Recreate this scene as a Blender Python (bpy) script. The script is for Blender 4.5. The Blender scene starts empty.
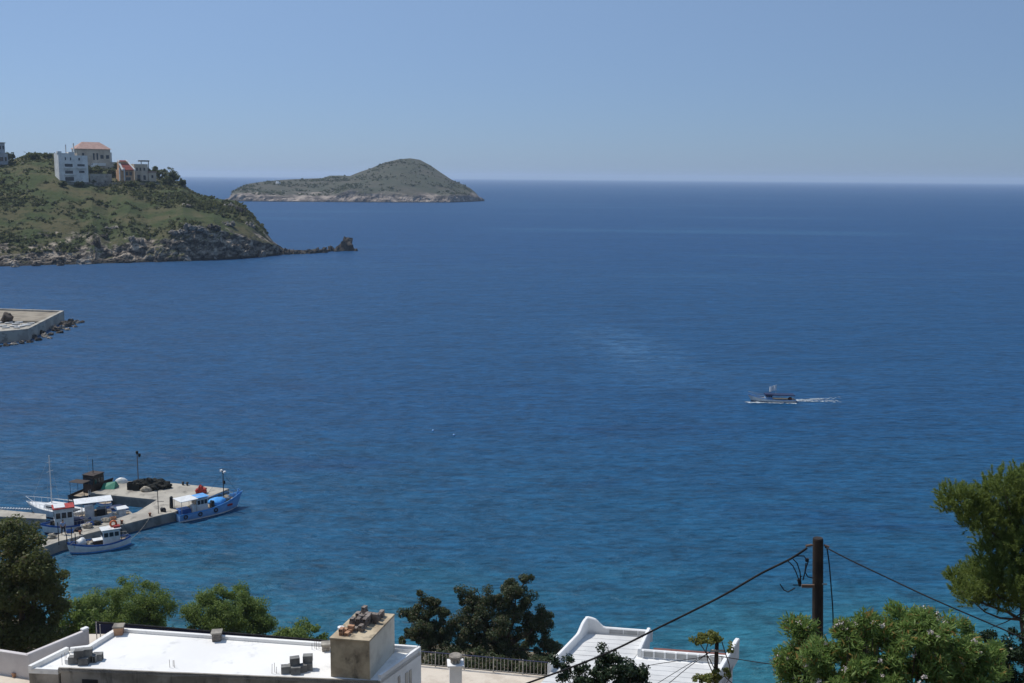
import bpy, math, random
import numpy as np
from mathutils import Vector, Matrix, noise as mnoise
random.seed(7); rng = np.random.default_rng(7)
scene = bpy.context.scene
col = scene.collection
R = math.radians

# ------------------------------------------------------------------ camera
W_, H_ = 1024, 683
F_ = 1050.0
CAMZ = 42.0
PITCH = math.atan(164.3 / F_)
ROLL = 0.0086
CAM = Vector((0, 0, CAMZ))
_F = Vector((0, math.cos(PITCH), -math.sin(PITCH)))
_R0 = Vector((1, 0, 0)); _U0 = Vector((0, math.sin(PITCH), math.cos(PITCH)))
_R = _R0 * math.cos(ROLL) + _U0 * math.sin(ROLL)
_U = -_R0 * math.sin(ROLL) + _U0 * math.cos(ROLL)

def ray(px, py):
    return _F + _R * ((px - W_ / 2) / F_) + _U * ((H_ / 2 - py) / F_)
def at_z(px, py, z=0.0):
    d = ray(px, py); return CAM + d * ((z - CAMZ) / d.z)
def at_y(px, py, y):
    d = ray(px, py); return CAM + d * (y / d.y)
def project(p):
    v = Vector(p) - CAM
    w = v.dot(_F)
    return W_ / 2 + F_ * v.dot(_R) / w, H_ / 2 - F_ * v.dot(_U) / w

cam = bpy.data.cameras.new("camera"); cam.sensor_width = 36.0; cam.lens = F_ / W_ * 36.0
cam.clip_start = 0.1; cam.clip_end = 120000
camo = bpy.data.objects.new("camera", cam); col.objects.link(camo)
m = Matrix.Identity(4)
for i in range(3):
    m[i][0] = _R[i]; m[i][1] = _U[i]; m[i][2] = -_F[i]; m[i][3] = CAM[i]
camo.matrix_world = m
scene.camera = camo

# ------------------------------------------------------------------ light
SUN_AZ, SUN_EL = R(-64), R(60)
w = bpy.data.worlds.new("World"); scene.world = w; w.use_nodes = True
nt = w.node_tree; nt.nodes.clear()
sky = nt.nodes.new("ShaderNodeTexSky"); sky.sky_type = 'NISHITA'; sky.sun_disc = False
sky.sun_elevation = SUN_EL; sky.sun_rotation = SUN_AZ; sky.altitude = 2500
sky.air_density = 1.0; sky.dust_density = 5.0; sky.ozone_density = 10.0
bg = nt.nodes.new("ShaderNodeBackground"); bg.inputs["Strength"].default_value = 0.11
out = nt.nodes.new("ShaderNodeOutputWorld")
# thin high haze: evens out the sky colour
veil = nt.nodes.new("ShaderNodeMix"); veil.data_type = 'RGBA'; veil.inputs[0].default_value = 0.6
veil.inputs[7].default_value = (2.35, 3.40, 5.05, 1)
tcw = nt.nodes.new("ShaderNodeTexCoord"); dt = nt.nodes.new("ShaderNodeVectorMath"); dt.operation = 'DOT_PRODUCT'
nt.links.new(tcw.outputs["Generated"], dt.inputs[0])
dt.inputs[1].default_value = (math.sin(SUN_AZ) * math.cos(SUN_EL), math.cos(SUN_AZ) * math.cos(SUN_EL), math.sin(SUN_EL))
mrw = nt.nodes.new("ShaderNodeMapRange"); mrw.inputs[1].default_value = -0.1; mrw.inputs[2].default_value = 0.45
mrw.inputs[3].default_value = 0.70; mrw.inputs[4].default_value = 1.16; nt.links.new(dt.outputs["Value"], mrw.inputs[0])
vsc = nt.nodes.new("ShaderNodeVectorMath"); vsc.operation = 'SCALE'; vsc.inputs[0].default_value = (2.35, 3.40, 5.05)
nt.links.new(mrw.outputs[0], vsc.inputs["Scale"]); nt.links.new(vsc.outputs[0], veil.inputs[7])
nt.links.new(sky.outputs[0], veil.inputs[6]); nt.links.new(veil.outputs[2], bg.inputs[0]); nt.links.new(bg.outputs[0], out.inputs[0])
sl = bpy.data.lights.new("sun", 'SUN'); sl.energy = 3.6; sl.angle = R(0.53); sl.color = (1.0, 0.95, 0.87)
so = bpy.data.objects.new("sun", sl); col.objects.link(so)
sd = Vector((math.sin(SUN_AZ) * math.cos(SUN_EL), math.cos(SUN_AZ) * math.cos(SUN_EL), math.sin(SUN_EL)))
so.rotation_euler = sd.to_track_quat('Z', 'Y').to_euler(); so.location = (0, 0, 200)
scene.view_settings.view_transform = 'Standard'; scene.view_settings.look = 'None'
scene.view_settings.exposure = 0.0; scene.view_settings.gamma = 1.0
scene.render.engine = 'CYCLES'
scene.cycles.volume_bounces = 1; scene.cycles.max_bounces = 6
scene.cycles.use_denoising = True

# ------------------------------------------------------------------ materials
def new_mat(name):
    mt = bpy.data.materials.new(name); mt.use_nodes = True
    t = mt.node_tree; b = t.nodes["Principled BSDF"]
    return mt, t, b
def N(t, kind, **kw):
    n = t.nodes.new(kind)
    for k, v in kw.items(): setattr(n, k, v)
    return n
def mixc(t, fac, a, b):
    n = t.nodes.new("ShaderNodeMix"); n.data_type = 'RGBA'
    for sock, v in ((n.inputs[0], fac), (n.inputs[6], a), (n.inputs[7], b)):
        if hasattr(v, 'is_output') or isinstance(v, bpy.types.NodeSocket): t.links.new(v, sock)
        elif isinstance(v, (int, float)): sock.default_value = v
        else: sock.default_value = (*v, 1) if len(v) == 3 else v
    return n.outputs[2]
def noisetex(t, scale, detail=4, rough=0.55, vec=None, dist=0.0, dim='3D'):
    n = t.nodes.new("ShaderNodeTexNoise"); n.noise_dimensions = dim
    n.inputs["Scale"].default_value = scale; n.inputs["Detail"].default_value = detail
    n.inputs["Roughness"].default_value = rough; n.inputs["Distortion"].default_value = dist
    if vec is not None: t.links.new(vec, n.inputs["Vector"])
    return n.outputs["Fac"]
def ramp(t, fac, lo, hi):
    n = t.nodes.new("ShaderNodeMapRange"); n.interpolation_type = 'SMOOTHSTEP'
    n.inputs[1].default_value = lo; n.inputs[2].default_value = hi
    t.links.new(fac, n.inputs[0]); return n.outputs[0]
def objco(t):
    return t.nodes.new("ShaderNodeTexCoord").outputs["Object"]
def geopos(t):
    return t.nodes.new("ShaderNodeNewGeometry").outputs["Position"]
def mapping(t, vec, scale=(1, 1, 1), rot=(0, 0, 0)):
    n = t.nodes.new("ShaderNodeMapping"); n.inputs["Scale"].default_value = scale; n.inputs["Rotation"].default_value = rot
    t.links.new(vec, n.inputs[0]); return n.outputs[0]
def bump(t, b, h, strength=0.3, dist=0.05):
    n = t.nodes.new("ShaderNodeBump"); n.inputs["Strength"].default_value = strength; n.inputs["Distance"].default_value = dist
    t.links.new(h, n.inputs["Height"]); t.links.new(n.outputs[0], b.inputs["Normal"])

def surf(name, c1, c2=None, scale=1.0, rough=0.7, lo=0.4, hi=0.62, bmp=0.0, bscale=None, bdist=0.02, metal=0.0, spec=0.4, stain=None):
    """noise-mottled paint / plaster / metal"""
    mt, t, b = new_mat(name)
    c2 = c2 or tuple(x * 0.82 for x in c1)
    v = geopos(t)
    f = ramp(t, noisetex(t, scale, 5, 0.6, v), lo, hi)
    c = mixc(t, f, c1, c2)
    if stain:
        sc, colr, s0, s1 = stain
        f2 = ramp(t, noisetex(t, 1.0, 5, 0.65, mapping(t, v, sc)), s0, s1)
        c = mixc(t, f2, c, colr)
    t.links.new(c, b.inputs["Base Color"])
    b.inputs["Roughness"].default_value = rough; b.inputs["Metallic"].default_value = metal
    b.inputs["Specular IOR Level"].default_value = spec
    if bmp: bump(t, b, noisetex(t, bscale or scale * 6, 4, 0.6, v), bmp, bdist)
    return mt

def leafmat(name, c1, c2, c3=None, f3=0.0, transl=0.25, rough=0.55, scale=0.7):
    mt, t, b = new_mat(name)
    g = t.nodes.new("ShaderNodeNewGeometry")
    c = mixc(t, g.outputs["Random Per Island"], c1, c2)
    f = ramp(t, noisetex(t, scale, 3, 0.6, g.outputs["Position"]), 0.42, 0.62)
    c = mixc(t, f, c, tuple(0.6 * a + 0.4 * bb for a, bb in zip(c1, c2)))
    if c3:
        mth = N(t, "ShaderNodeMath", operation='MULTIPLY'); mth.inputs[1].default_value = 7.13
        fr = N(t, "ShaderNodeMath", operation='FRACT'); gt = N(t, "ShaderNodeMath", operation='LESS_THAN'); gt.inputs[1].default_value = f3
        t.links.new(g.outputs["Random Per Island"], mth.inputs[0]); t.links.new(mth.outputs[0], fr.inputs[0]); t.links.new(fr.outputs[0], gt.inputs[0])
        c = mixc(t, gt.outputs[0], c, c3)
    t.links.new(c, b.inputs["Base Color"]); b.inputs["Roughness"].default_value = rough
    b.inputs["Specular IOR Level"].default_value = 0.3
    tr = t.nodes.new("ShaderNodeBsdfTranslucent"); t.links.new(c, tr.inputs[0])
    mx = t.nodes.new("ShaderNodeMixShader"); mx.inputs[0].default_value = transl
    o = t.nodes["Material Output"]
    t.links.new(b.outputs[0], mx.inputs[1]); t.links.new(tr.outputs[0], mx.inputs[2]); t.links.new(mx.outputs[0], o.inputs[0])
    return mt

M = {}
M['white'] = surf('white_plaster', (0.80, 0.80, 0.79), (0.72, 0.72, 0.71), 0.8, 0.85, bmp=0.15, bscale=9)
M['whiteroof'] = surf('white_roof_coating', (0.82, 0.81, 0.78), (0.76, 0.75, 0.73), 0.35, 0.8, bmp=0.12, bscale=3, stain=((1.1, 1.1, 1.1), (0.60, 0.60, 0.59), 0.56, 0.74))
M['slab'] = surf('terrace_slab', (0.64, 0.64, 0.63), (0.56, 0.56, 0.55), 0.5, 0.85, bmp=0.1, stain=((1.4, 1.4, 1.4), (0.42, 0.42, 0.40), 0.62, 0.78))
M['hutside'] = surf('bounce_lit_concrete', (0.68, 0.63, 0.53), (0.57, 0.52, 0.43), 0.9, 0.9, bmp=0.2, bscale=9, stain=((2.5, 2.5, 0.5), (0.30, 0.27, 0.21), 0.58, 0.76))  # hut concrete, less stained and lightened to paint in bounce from the white roof
M['panelgrey'] = surf('grey_panel', (0.42, 0.42, 0.41), (0.34, 0.34, 0.33), 0.8, 0.9)
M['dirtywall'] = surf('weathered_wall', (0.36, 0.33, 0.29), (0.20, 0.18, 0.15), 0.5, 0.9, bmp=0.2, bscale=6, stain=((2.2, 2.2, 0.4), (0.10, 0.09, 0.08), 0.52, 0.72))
M['hutwall'] = surf('stained_concrete', (0.52, 0.43, 0.30), (0.36, 0.29, 0.20), 0.9, 0.9, bmp=0.2, bscale=9, stain=((1.3, 1.3, 0.8), (0.15, 0.125, 0.09), 0.50, 0.70))
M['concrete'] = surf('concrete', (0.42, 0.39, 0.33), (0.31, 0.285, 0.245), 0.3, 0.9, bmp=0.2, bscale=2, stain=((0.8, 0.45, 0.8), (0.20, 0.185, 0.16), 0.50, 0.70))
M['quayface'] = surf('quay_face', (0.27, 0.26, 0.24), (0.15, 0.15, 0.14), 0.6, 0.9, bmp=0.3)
M['paving'] = surf('pale_paving', (0.62, 0.55, 0.46), (0.52, 0.45, 0.37), 0.9, 0.9, stain=((1.5, 1.5, 1.5), (0.36, 0.30, 0.24), 0.62, 0.76))
M['lavender'] = surf('cream_wall', (0.66, 0.62, 0.60), (0.58, 0.54, 0.53), 0.6, 0.9, bmp=0.1)
M['brick'] = surf('hollow_brick', (0.25, 0.215, 0.19), (0.14, 0.115, 0.10), 2.4, 0.95, bmp=0.3, bscale=30)
M['brickorange'] = surf('clay_brick', (0.50, 0.30, 0.18), (0.38, 0.21, 0.13), 2.4, 0.95, bmp=0.3, bscale=30)
M['cblock'] = surf('cement_block', (0.22, 0.22, 0.21), (0.13, 0.13, 0.13), 2.0, 0.95, bmp=0.3, bscale=30)
M['dark'] = surf('dark_void', (0.018, 0.02, 0.025), None, 1, 0.4)
M['glass'] = surf('window_glass', (0.02, 0.028, 0.04), None, 1, 0.12, spec=0.5)
M['metal'] = surf('galvanised_rail', (0.46, 0.44, 0.40), (0.36, 0.33, 0.30), 2, 0.55)
M['rebar'] = surf('rusty_bar', (0.16, 0.10, 0.07), None, 4, 0.8)
M['cable'] = surf('black_cable', (0.012, 0.012, 0.015), (0.028, 0.026, 0.026), 3, 0.7, spec=0.2)
M['pole'] = surf('tarred_wood', (0.040, 0.026, 0.019), (0.018, 0.013, 0.011), 3, 0.8, bmp=0.5, bscale=14, stain=((9, 9, 0.5), (0.10, 0.07, 0.05), 0.55, 0.7))
M['bark'] = surf('bark', (0.13, 0.10, 0.075), (0.06, 0.047, 0.036), 4, 0.95, bmp=0.6, bscale=20)
M['bwhite'] = surf('boat_white', (0.74, 0.75, 0.75), (0.62, 0.63, 0.62), 1.5, 0.45, stain=((2.2, 2.2, 0.5), (0.40, 0.32, 0.24), 0.58, 0.76))
M['bpale'] = surf('boat_faded_blue', (0.22, 0.42, 0.70), (0.17, 0.34, 0.60), 1.2, 0.5, stain=((1, 1, 1.5), (0.50, 0.46, 0.42), 0.58, 0.75))
M['bblue'] = surf('boat_blue', (0.03, 0.12, 0.40), (0.02, 0.09, 0.30), 2, 0.45)
M['blight'] = surf('boat_pale_blue', (0.12, 0.36, 0.72), (0.09, 0.28, 0.60), 1.4, 0.45, stain=((1, 1, 1), (0.42, 0.45, 0.50), 0.55, 0.75))
M['tarpblue'] = surf('blue_tarp', (0.07, 0.36, 0.80), (0.05, 0.28, 0.68), 1.5, 0.5, bmp=0.5, bscale=3, bdist=0.08)
M['mhull'] = surf('grey_green_hull', (0.58, 0.62, 0.62), (0.46, 0.50, 0.52), 1.5, 0.5)
M['navy'] = surf('navy_paint', (0.012, 0.02, 0.07), None, 2, 0.5)
M['red'] = surf('red_paint', (0.42, 0.045, 0.03), (0.3, 0.03, 0.025), 3, 0.6)
M['orange'] = surf('orange_float', (0.62, 0.13, 0.03), None, 3, 0.5)
M['bdeck'] = surf('boat_deck', (0.36, 0.30, 0.22), (0.25, 0.2, 0.15), 2, 0.8)
M['bbrown'] = surf('brown_timber', (0.055, 0.036, 0.026), (0.03, 0.02, 0.015), 2, 0.7)
M['green'] = surf('green_tarp', (0.03, 0.22, 0.14), None, 2, 0.6)
M['net'] = surf('dark_nets', (0.012, 0.016, 0.016), (0.030, 0.028, 0.022), 2.5, 0.95, bmp=0.8, bscale=8, bdist=0.1)
M['palenet'] = surf('pale_nets', (0.40, 0.36, 0.29), (0.16, 0.14, 0.11), 3, 0.95, bmp=0.8, bscale=8, bdist=0.1)
M['rust'] = surf('rust', (0.20, 0.075, 0.035), None, 3, 0.8)
M['skin'] = surf('skin', (0.42, 0.26, 0.18), None, 2, 0.6)
M['shirt'] = surf('pale_blue_cloth', (0.24, 0.34, 0.55), None, 2, 0.9)
M['trousers'] = surf('dark_cloth', (0.03, 0.03, 0.04), None, 2, 0.9)
M['stucco'] = surf('pale_stucco', (0.80, 0.78, 0.73), (0.66, 0.64, 0.60), 0.35, 0.9, stain=((0.9, 0.9, 0.3), (0.42, 0.40, 0.36), 0.58, 0.74))
M['stuccobeige'] = surf('beige_stone', (0.64, 0.54, 0.42), (0.50, 0.41, 0.31), 0.3, 0.9)
M['stuccoorange'] = surf('orange_render', (0.60, 0.36, 0.20), (0.50, 0.29, 0.16), 0.3, 0.9)
M['tile'] = surf('roof_tile', (0.46, 0.30, 0.25), (0.38, 0.24, 0.20), 0.6, 0.9)
M['tilered'] = surf('red_tile', (0.34, 0.085, 0.065), (0.25, 0.065, 0.05), 0.6, 0.9)
M['tiledull'] = surf('worn_tile', (0.20, 0.085, 0.07), (0.13, 0.06, 0.05), 1.6, 0.9)
M['greyhouse'] = surf('grey_render', (0.44, 0.45, 0.47), None, 0.4, 0.9)
M['foam'] = surf('foam', (0.46, 0.52, 0.57), None, 2, 0.9)
M['flowers'] = surf('blossom', (0.52, 0.47, 0.43), (0.34, 0.30, 0.27), 3, 0.8)

def land_mat(name, g1, g2, g3, r1, r2, zrock=11.0, rnoise=5.0, sc=0.05):
    mt, t, b = new_mat(name)
    v = geopos(t)
    c = mixc(t, ramp(t, noisetex(t, sc, 6, 0.6, v), 0.40, 0.62), g1, g2)
    c = mixc(t, ramp(t, noisetex(t, sc * 4.5, 6, 0.7, v), 0.52, 0.66), c, g3)
    rock = mixc(t, ramp(t, noisetex(t, sc * 3.2, 8, 0.72, mapping(t, v, (1, 1, 2.2), (0.3, 0.45, 0))), 0.36, 0.58), r1, r2)
    geo = t.nodes.new("ShaderNodeNewGeometry")
    sx = t.nodes.new("ShaderNodeSeparateXYZ"); t.links.new(geo.outputs["Position"], sx.inputs[0])
    sn = t.nodes.new("ShaderNodeSeparateXYZ"); t.links.new(geo.outputs["Normal"], sn.inputs[0])
    # rockiness from steepness and height above the sea plus noise
    nz = noisetex(t, sc * 1.6, 6, 0.65, v)
    a = N(t, "ShaderNodeMath", operation='MULTIPLY_ADD'); a.inputs[1].default_value = rnoise * 4; a.inputs[2].default_value = -rnoise * 2
    t.links.new(nz, a.inputs[0])
    s = N(t, "ShaderNodeMath", operation='ADD'); t.links.new(sx.outputs[2], s.inputs[0]); t.links.new(a.outputs[0], s.inputs[1])
    low = N(t, "ShaderNodeMapRange"); low.inputs[1].default_value = zrock; low.inputs[2].default_value = zrock * 0.55
    t.links.new(s.outputs[0], low.inputs[0])
    st = N(t, "ShaderNodeMapRange"); st.inputs[1].default_value = 0.72; st.inputs[2].default_value = 0.55
    t.links.new(sn.outputs[2], st.inputs[0])
    mx = N(t, "ShaderNodeMath", operation='MAXIMUM'); t.links.new(low.outputs[0], mx.inputs[0]); t.links.new(st.outputs[0], mx.inputs[1])
    c = mixc(t, mx.outputs[0], c, rock)
    # wave-washed dark band just above the water
    wet = N(t, "ShaderNodeMapRange"); wet.inputs[1].default_value = 1.6; wet.inputs[2].default_value = 0.7
    t.links.new(sx.outputs[2], wet.inputs[0])
    c = mixc(t, wet.outputs[0], c, (0.035, 0.033, 0.03))
    t.links.new(c, b.inputs["Base Color"]); b.inputs["Roughness"].default_value = 0.95
    b.inputs["Specular IOR Level"].default_value = 0.15
    bump(t, b, noisetex(t, sc * 12, 6, 0.7, v), 0.8, 0.8)
    return mt
M['headland'] = land_mat('headland_scrub', (0.052, 0.070, 0.025), (0.094, 0.086, 0.042), (0.026, 0.036, 0.015), (0.42, 0.355, 0.28), (0.045, 0.040, 0.036), 10.0, 13.0, 0.06)
M['island'] = land_mat('island_scrub', (0.062, 0.068, 0.044), (0.088, 0.082, 0.060), (0.042, 0.048, 0.033), (0.36, 0.30, 0.25), (0.10, 0.085, 0.075), 15.0, 7.0, 0.018)
M['rock'] = surf('dark_rock', (0.10, 0.085, 0.07), (0.04, 0.035, 0.032), 0.6, 0.95, bmp=0.8, bscale=2, bdist=0.3)
M['palerock'] = surf('pale_rock', (0.30, 0.27, 0.23), (0.14, 0.125, 0.11), 0.6, 0.95, bmp=0.8, bscale=2, bdist=0.3)
M['ground'] = surf('dry_hillside', (0.19, 0.15, 0.10), (0.10, 0.085, 0.05), 0.3, 0.95, bmp=0.5, bscale=2, bdist=0.1, stain=((0.5, 0.5, 0.5), (0.06, 0.07, 0.03), 0.5, 0.65))

# leaves
M['l_dark'] = leafmat('leaves_dark', (0.075, 0.098, 0.030), (0.150, 0.162, 0.054), (0.18, 0.15, 0.08), 0.06, transl=0.45)
M['l_tam'] = leafmat('leaves_tamarisk', (0.115, 0.185, 0.040), (0.225, 0.290, 0.075), transl=0.52, scale=0.9)
M['l_carob'] = leafmat('leaves_carob', (0.040, 0.062, 0.026), (0.092, 0.112, 0.048), (0.18, 0.14, 0.085), 0.09, transl=0.4)
M['l_gloss'] = leafmat('leaves_glossy', (0.016, 0.032, 0.012), (0.034, 0.055, 0.020), rough=0.35, transl=0.15)
M['l_ole'] = leafmat('leaves_oleander', (0.115, 0.205, 0.045), (0.28, 0.37, 0.115), (0.34, 0.22, 0.07), 0.06, transl=0.48, scale=1.5)
M['l_pine'] = leafmat('needles_pine', (0.14, 0.20, 0.045), (0.25, 0.30, 0.08), transl=0.5, scale=1.2)
M['l_vine'] = leafmat('leaves_vine', (0.13, 0.18, 0.04), (0.28, 0.25, 0.07), transl=0.5)
M['l_scrub'] = leafmat('leaves_scrub', (0.060, 0.076, 0.030), (0.110, 0.114, 0.050), transl=0.6, scale=0.05)

# ------------------------------------------------------------------ mesh tools
class MB:
    def __init__(s): s.v = []; s.f = []
    def add(s, vs, fs):
        o = len(s.v); s.v += [tuple(v) for v in vs]; s.f += [tuple(i + o for i in f) for f in fs]; return s
    def hexa(s, b4, t4):
        return s.add(list(b4) + list(t4), [(3, 2, 1, 0), (4, 5, 6, 7), (0, 1, 5, 4), (1, 2, 6, 5), (2, 3, 7, 6), (3, 0, 4, 7)])
    def box(s, c, size, rz=0.0, taper=1.0):
        cx, cy, cz = c; a, b, h = size[0] / 2, size[1] / 2, size[2] / 2
        ca, sa = math.cos(rz), math.sin(rz)
        def p(x, y, z): return (cx + x * ca - y * sa, cy + x * sa + y * ca, cz + z)
        return s.hexa([p(-a, -b, -h), p(a, -b, -h), p(a, b, -h), p(-a, b, -h)],
                      [p(-a * taper, -b * taper, h), p(a * taper, -b * taper, h), p(a * taper, b * taper, h), p(-a * taper, b * taper, h)])
    def prism(s, poly, z0, z1):
        n = len(poly)
        vs = [(p[0], p[1], z0) for p in poly] + [(p[0], p[1], z1) for p in poly]
        fs = [tuple(range(n))[::-1], tuple(range(n, 2 * n))] + [(i, (i + 1) % n, n + (i + 1) % n, n + i) for i in range(n)]
        return s.add(vs, fs)
    def tube(s, pts, rad, n=8, cap=True):
        pts = [Vector(p) for p in pts]
        if not hasattr(rad, '__len__'): rad = [rad] * len(pts)
        vs = []; fs = []
        for i, p in enumerate(pts):
            d = (pts[min(i + 1, len(pts) - 1)] - pts[max(i - 1, 0)]).normalized()
            a = d.orthogonal().normalized() if abs(d.z) > 0.95 or i < 0 else d.cross(Vector((0, 0, 1))).normalized()
            b = d.cross(a)
            for k in range(n):
                t = 2 * math.pi * k / n
                vs.append(p + (a * math.cos(t) + b * math.sin(t)) * rad[i])
        for i in range(len(pts) - 1):
            for k in range(n):
                fs.append((i * n + k, i * n + (k + 1) % n, (i + 1) * n + (k + 1) % n, (i + 1) * n + k))
        if cap:
            fs.append(tuple(range(n))[::-1]); fs.append(tuple(range((len(pts) - 1) * n, len(pts) * n)))
        return s.add(vs, fs)
    def blob(s, c, r, seed=0, rough=0.25, n=10, mrings=7, freq=1.3):
        """irregular rock/heap"""
        rx, ry, rz = (r, r, r) if not hasattr(r, '__len__') else r
        vs = []; fs = []
        for i in range(mrings + 1):
            ph = math.pi * i / mrings
            for k in range(n):
                th = 2 * math.pi * k / n
                d = Vector((math.sin(ph) * math.cos(th), math.sin(ph) * math.sin(th), math.cos(ph)))
                q = 1 + rough * mnoise.noise(d * freq + Vector((seed * 3.7, seed * 1.3, 0))) * 2
                vs.append((c[0] + d.x * rx * q, c[1] + d.y * ry * q, c[2] + d.z * rz * q))
        for i in range(mrings):
            for k in range(n):
                fs.append((i * n + k, (i + 1) * n + k, (i + 1) * n + (k + 1) % n, i * n + (k + 1) % n))
        return s.add(vs, fs)
    def loft(s, rings, close=False):
        n = len(rings[0]); vs = [p for r in rings for p in r]; fs = []
        for i in range(len(rings) - 1):
            for k in range(n if close else n - 1):
                fs.append((i * n + k, i * n + (k + 1) % n, (i + 1) * n + (k + 1) % n, (i + 1) * n + k))
        return s.add(vs, fs)
    def build(s, name, mat, parent=None, smooth=False, bevel=0.0, loc=None):
        me = bpy.data.meshes.new(name); me.from_pydata(s.v, [], s.f); me.update()
        if smooth: me.polygons.foreach_set("use_smooth", [True] * len(me.polygons))
        me.materials.append(mat if not isinstance(mat, str) else M[mat])
        o = bpy.data.objects.new(name, me); col.objects.link(o)
        if parent: o.parent = parent
        if loc is not None: o.location = loc
        if bevel:
            b = o.modifiers.new("bevel", 'BEVEL'); b.width = bevel; b.segments = 2; b.limit_method = 'ANGLE'
        return o

def tag(o, label=None, cat=None, group=None, kind=None):
    if label: o["label"] = label
    if cat: o["category"] = cat
    if group: o["group"] = group
    if kind: o["kind"] = kind
    return o
def thing(name, label, cat, loc=(0, 0, 0), rz=0.0, group=None):
    o = bpy.data.objects.new(name, None); col.objects.link(o); o.empty_display_size = 0.3
    o.location = loc; o.rotation_euler = (0, 0, rz)
    return tag(o, label, cat, group)
def fbm(p, oct=5, lac=2.1, g=0.5):
    a = 1.0; s = 0.0; p = Vector(p)
    for _ in range(oct):
        s += a * mnoise.noise(p); p = p * lac + Vector((11.3, 7.7, 3.1)); a *= g
    return s
def interp(x, pts):
    return float(np.interp(x, [p[0] for p in pts], [p[1] for p in pts]))

# ------------------------------------------------------------------ hillside terrain
PROF = [(-60, 50), (-20, 43), (0, 38.2), (10, 33), (24, 25), (38, 18), (50, 14), (60, 11.5), (68, 8.6), (78, 5.0), (88, 1.6), (93, 0.2), (98, -0.7), (120, -1.6)]
def shift(x): return interp(x, [(-120, 6), (-45, 0), (-28, -3), (-15, -4), (0, -4), (10, -8), (20, -16), (60, -14), (120, 0)])
def ground(x, y):
    sh = shift(x) * max(0.0, min(1.0, (y - 15) / 60))
    return interp(y - sh, PROF) + 0.35 * fbm((x * 0.12, y * 0.12, 0), 4)
mb = MB()
xs = np.linspace(-130, 130, 131); ys = np.linspace(-50, 120, 121)
for y in ys:
    for x in xs: mb.v.append((x, y, ground(x, y)))
nx = len(xs)
for j in range(len(ys) - 1):
    for i in range(nx - 1): mb.f.append((j * nx + i, j * nx + i + 1, (j + 1) * nx + i + 1, (j + 1) * nx + i))
tag(mb.build('ground', 'ground', smooth=True), kind='structure')

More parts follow.
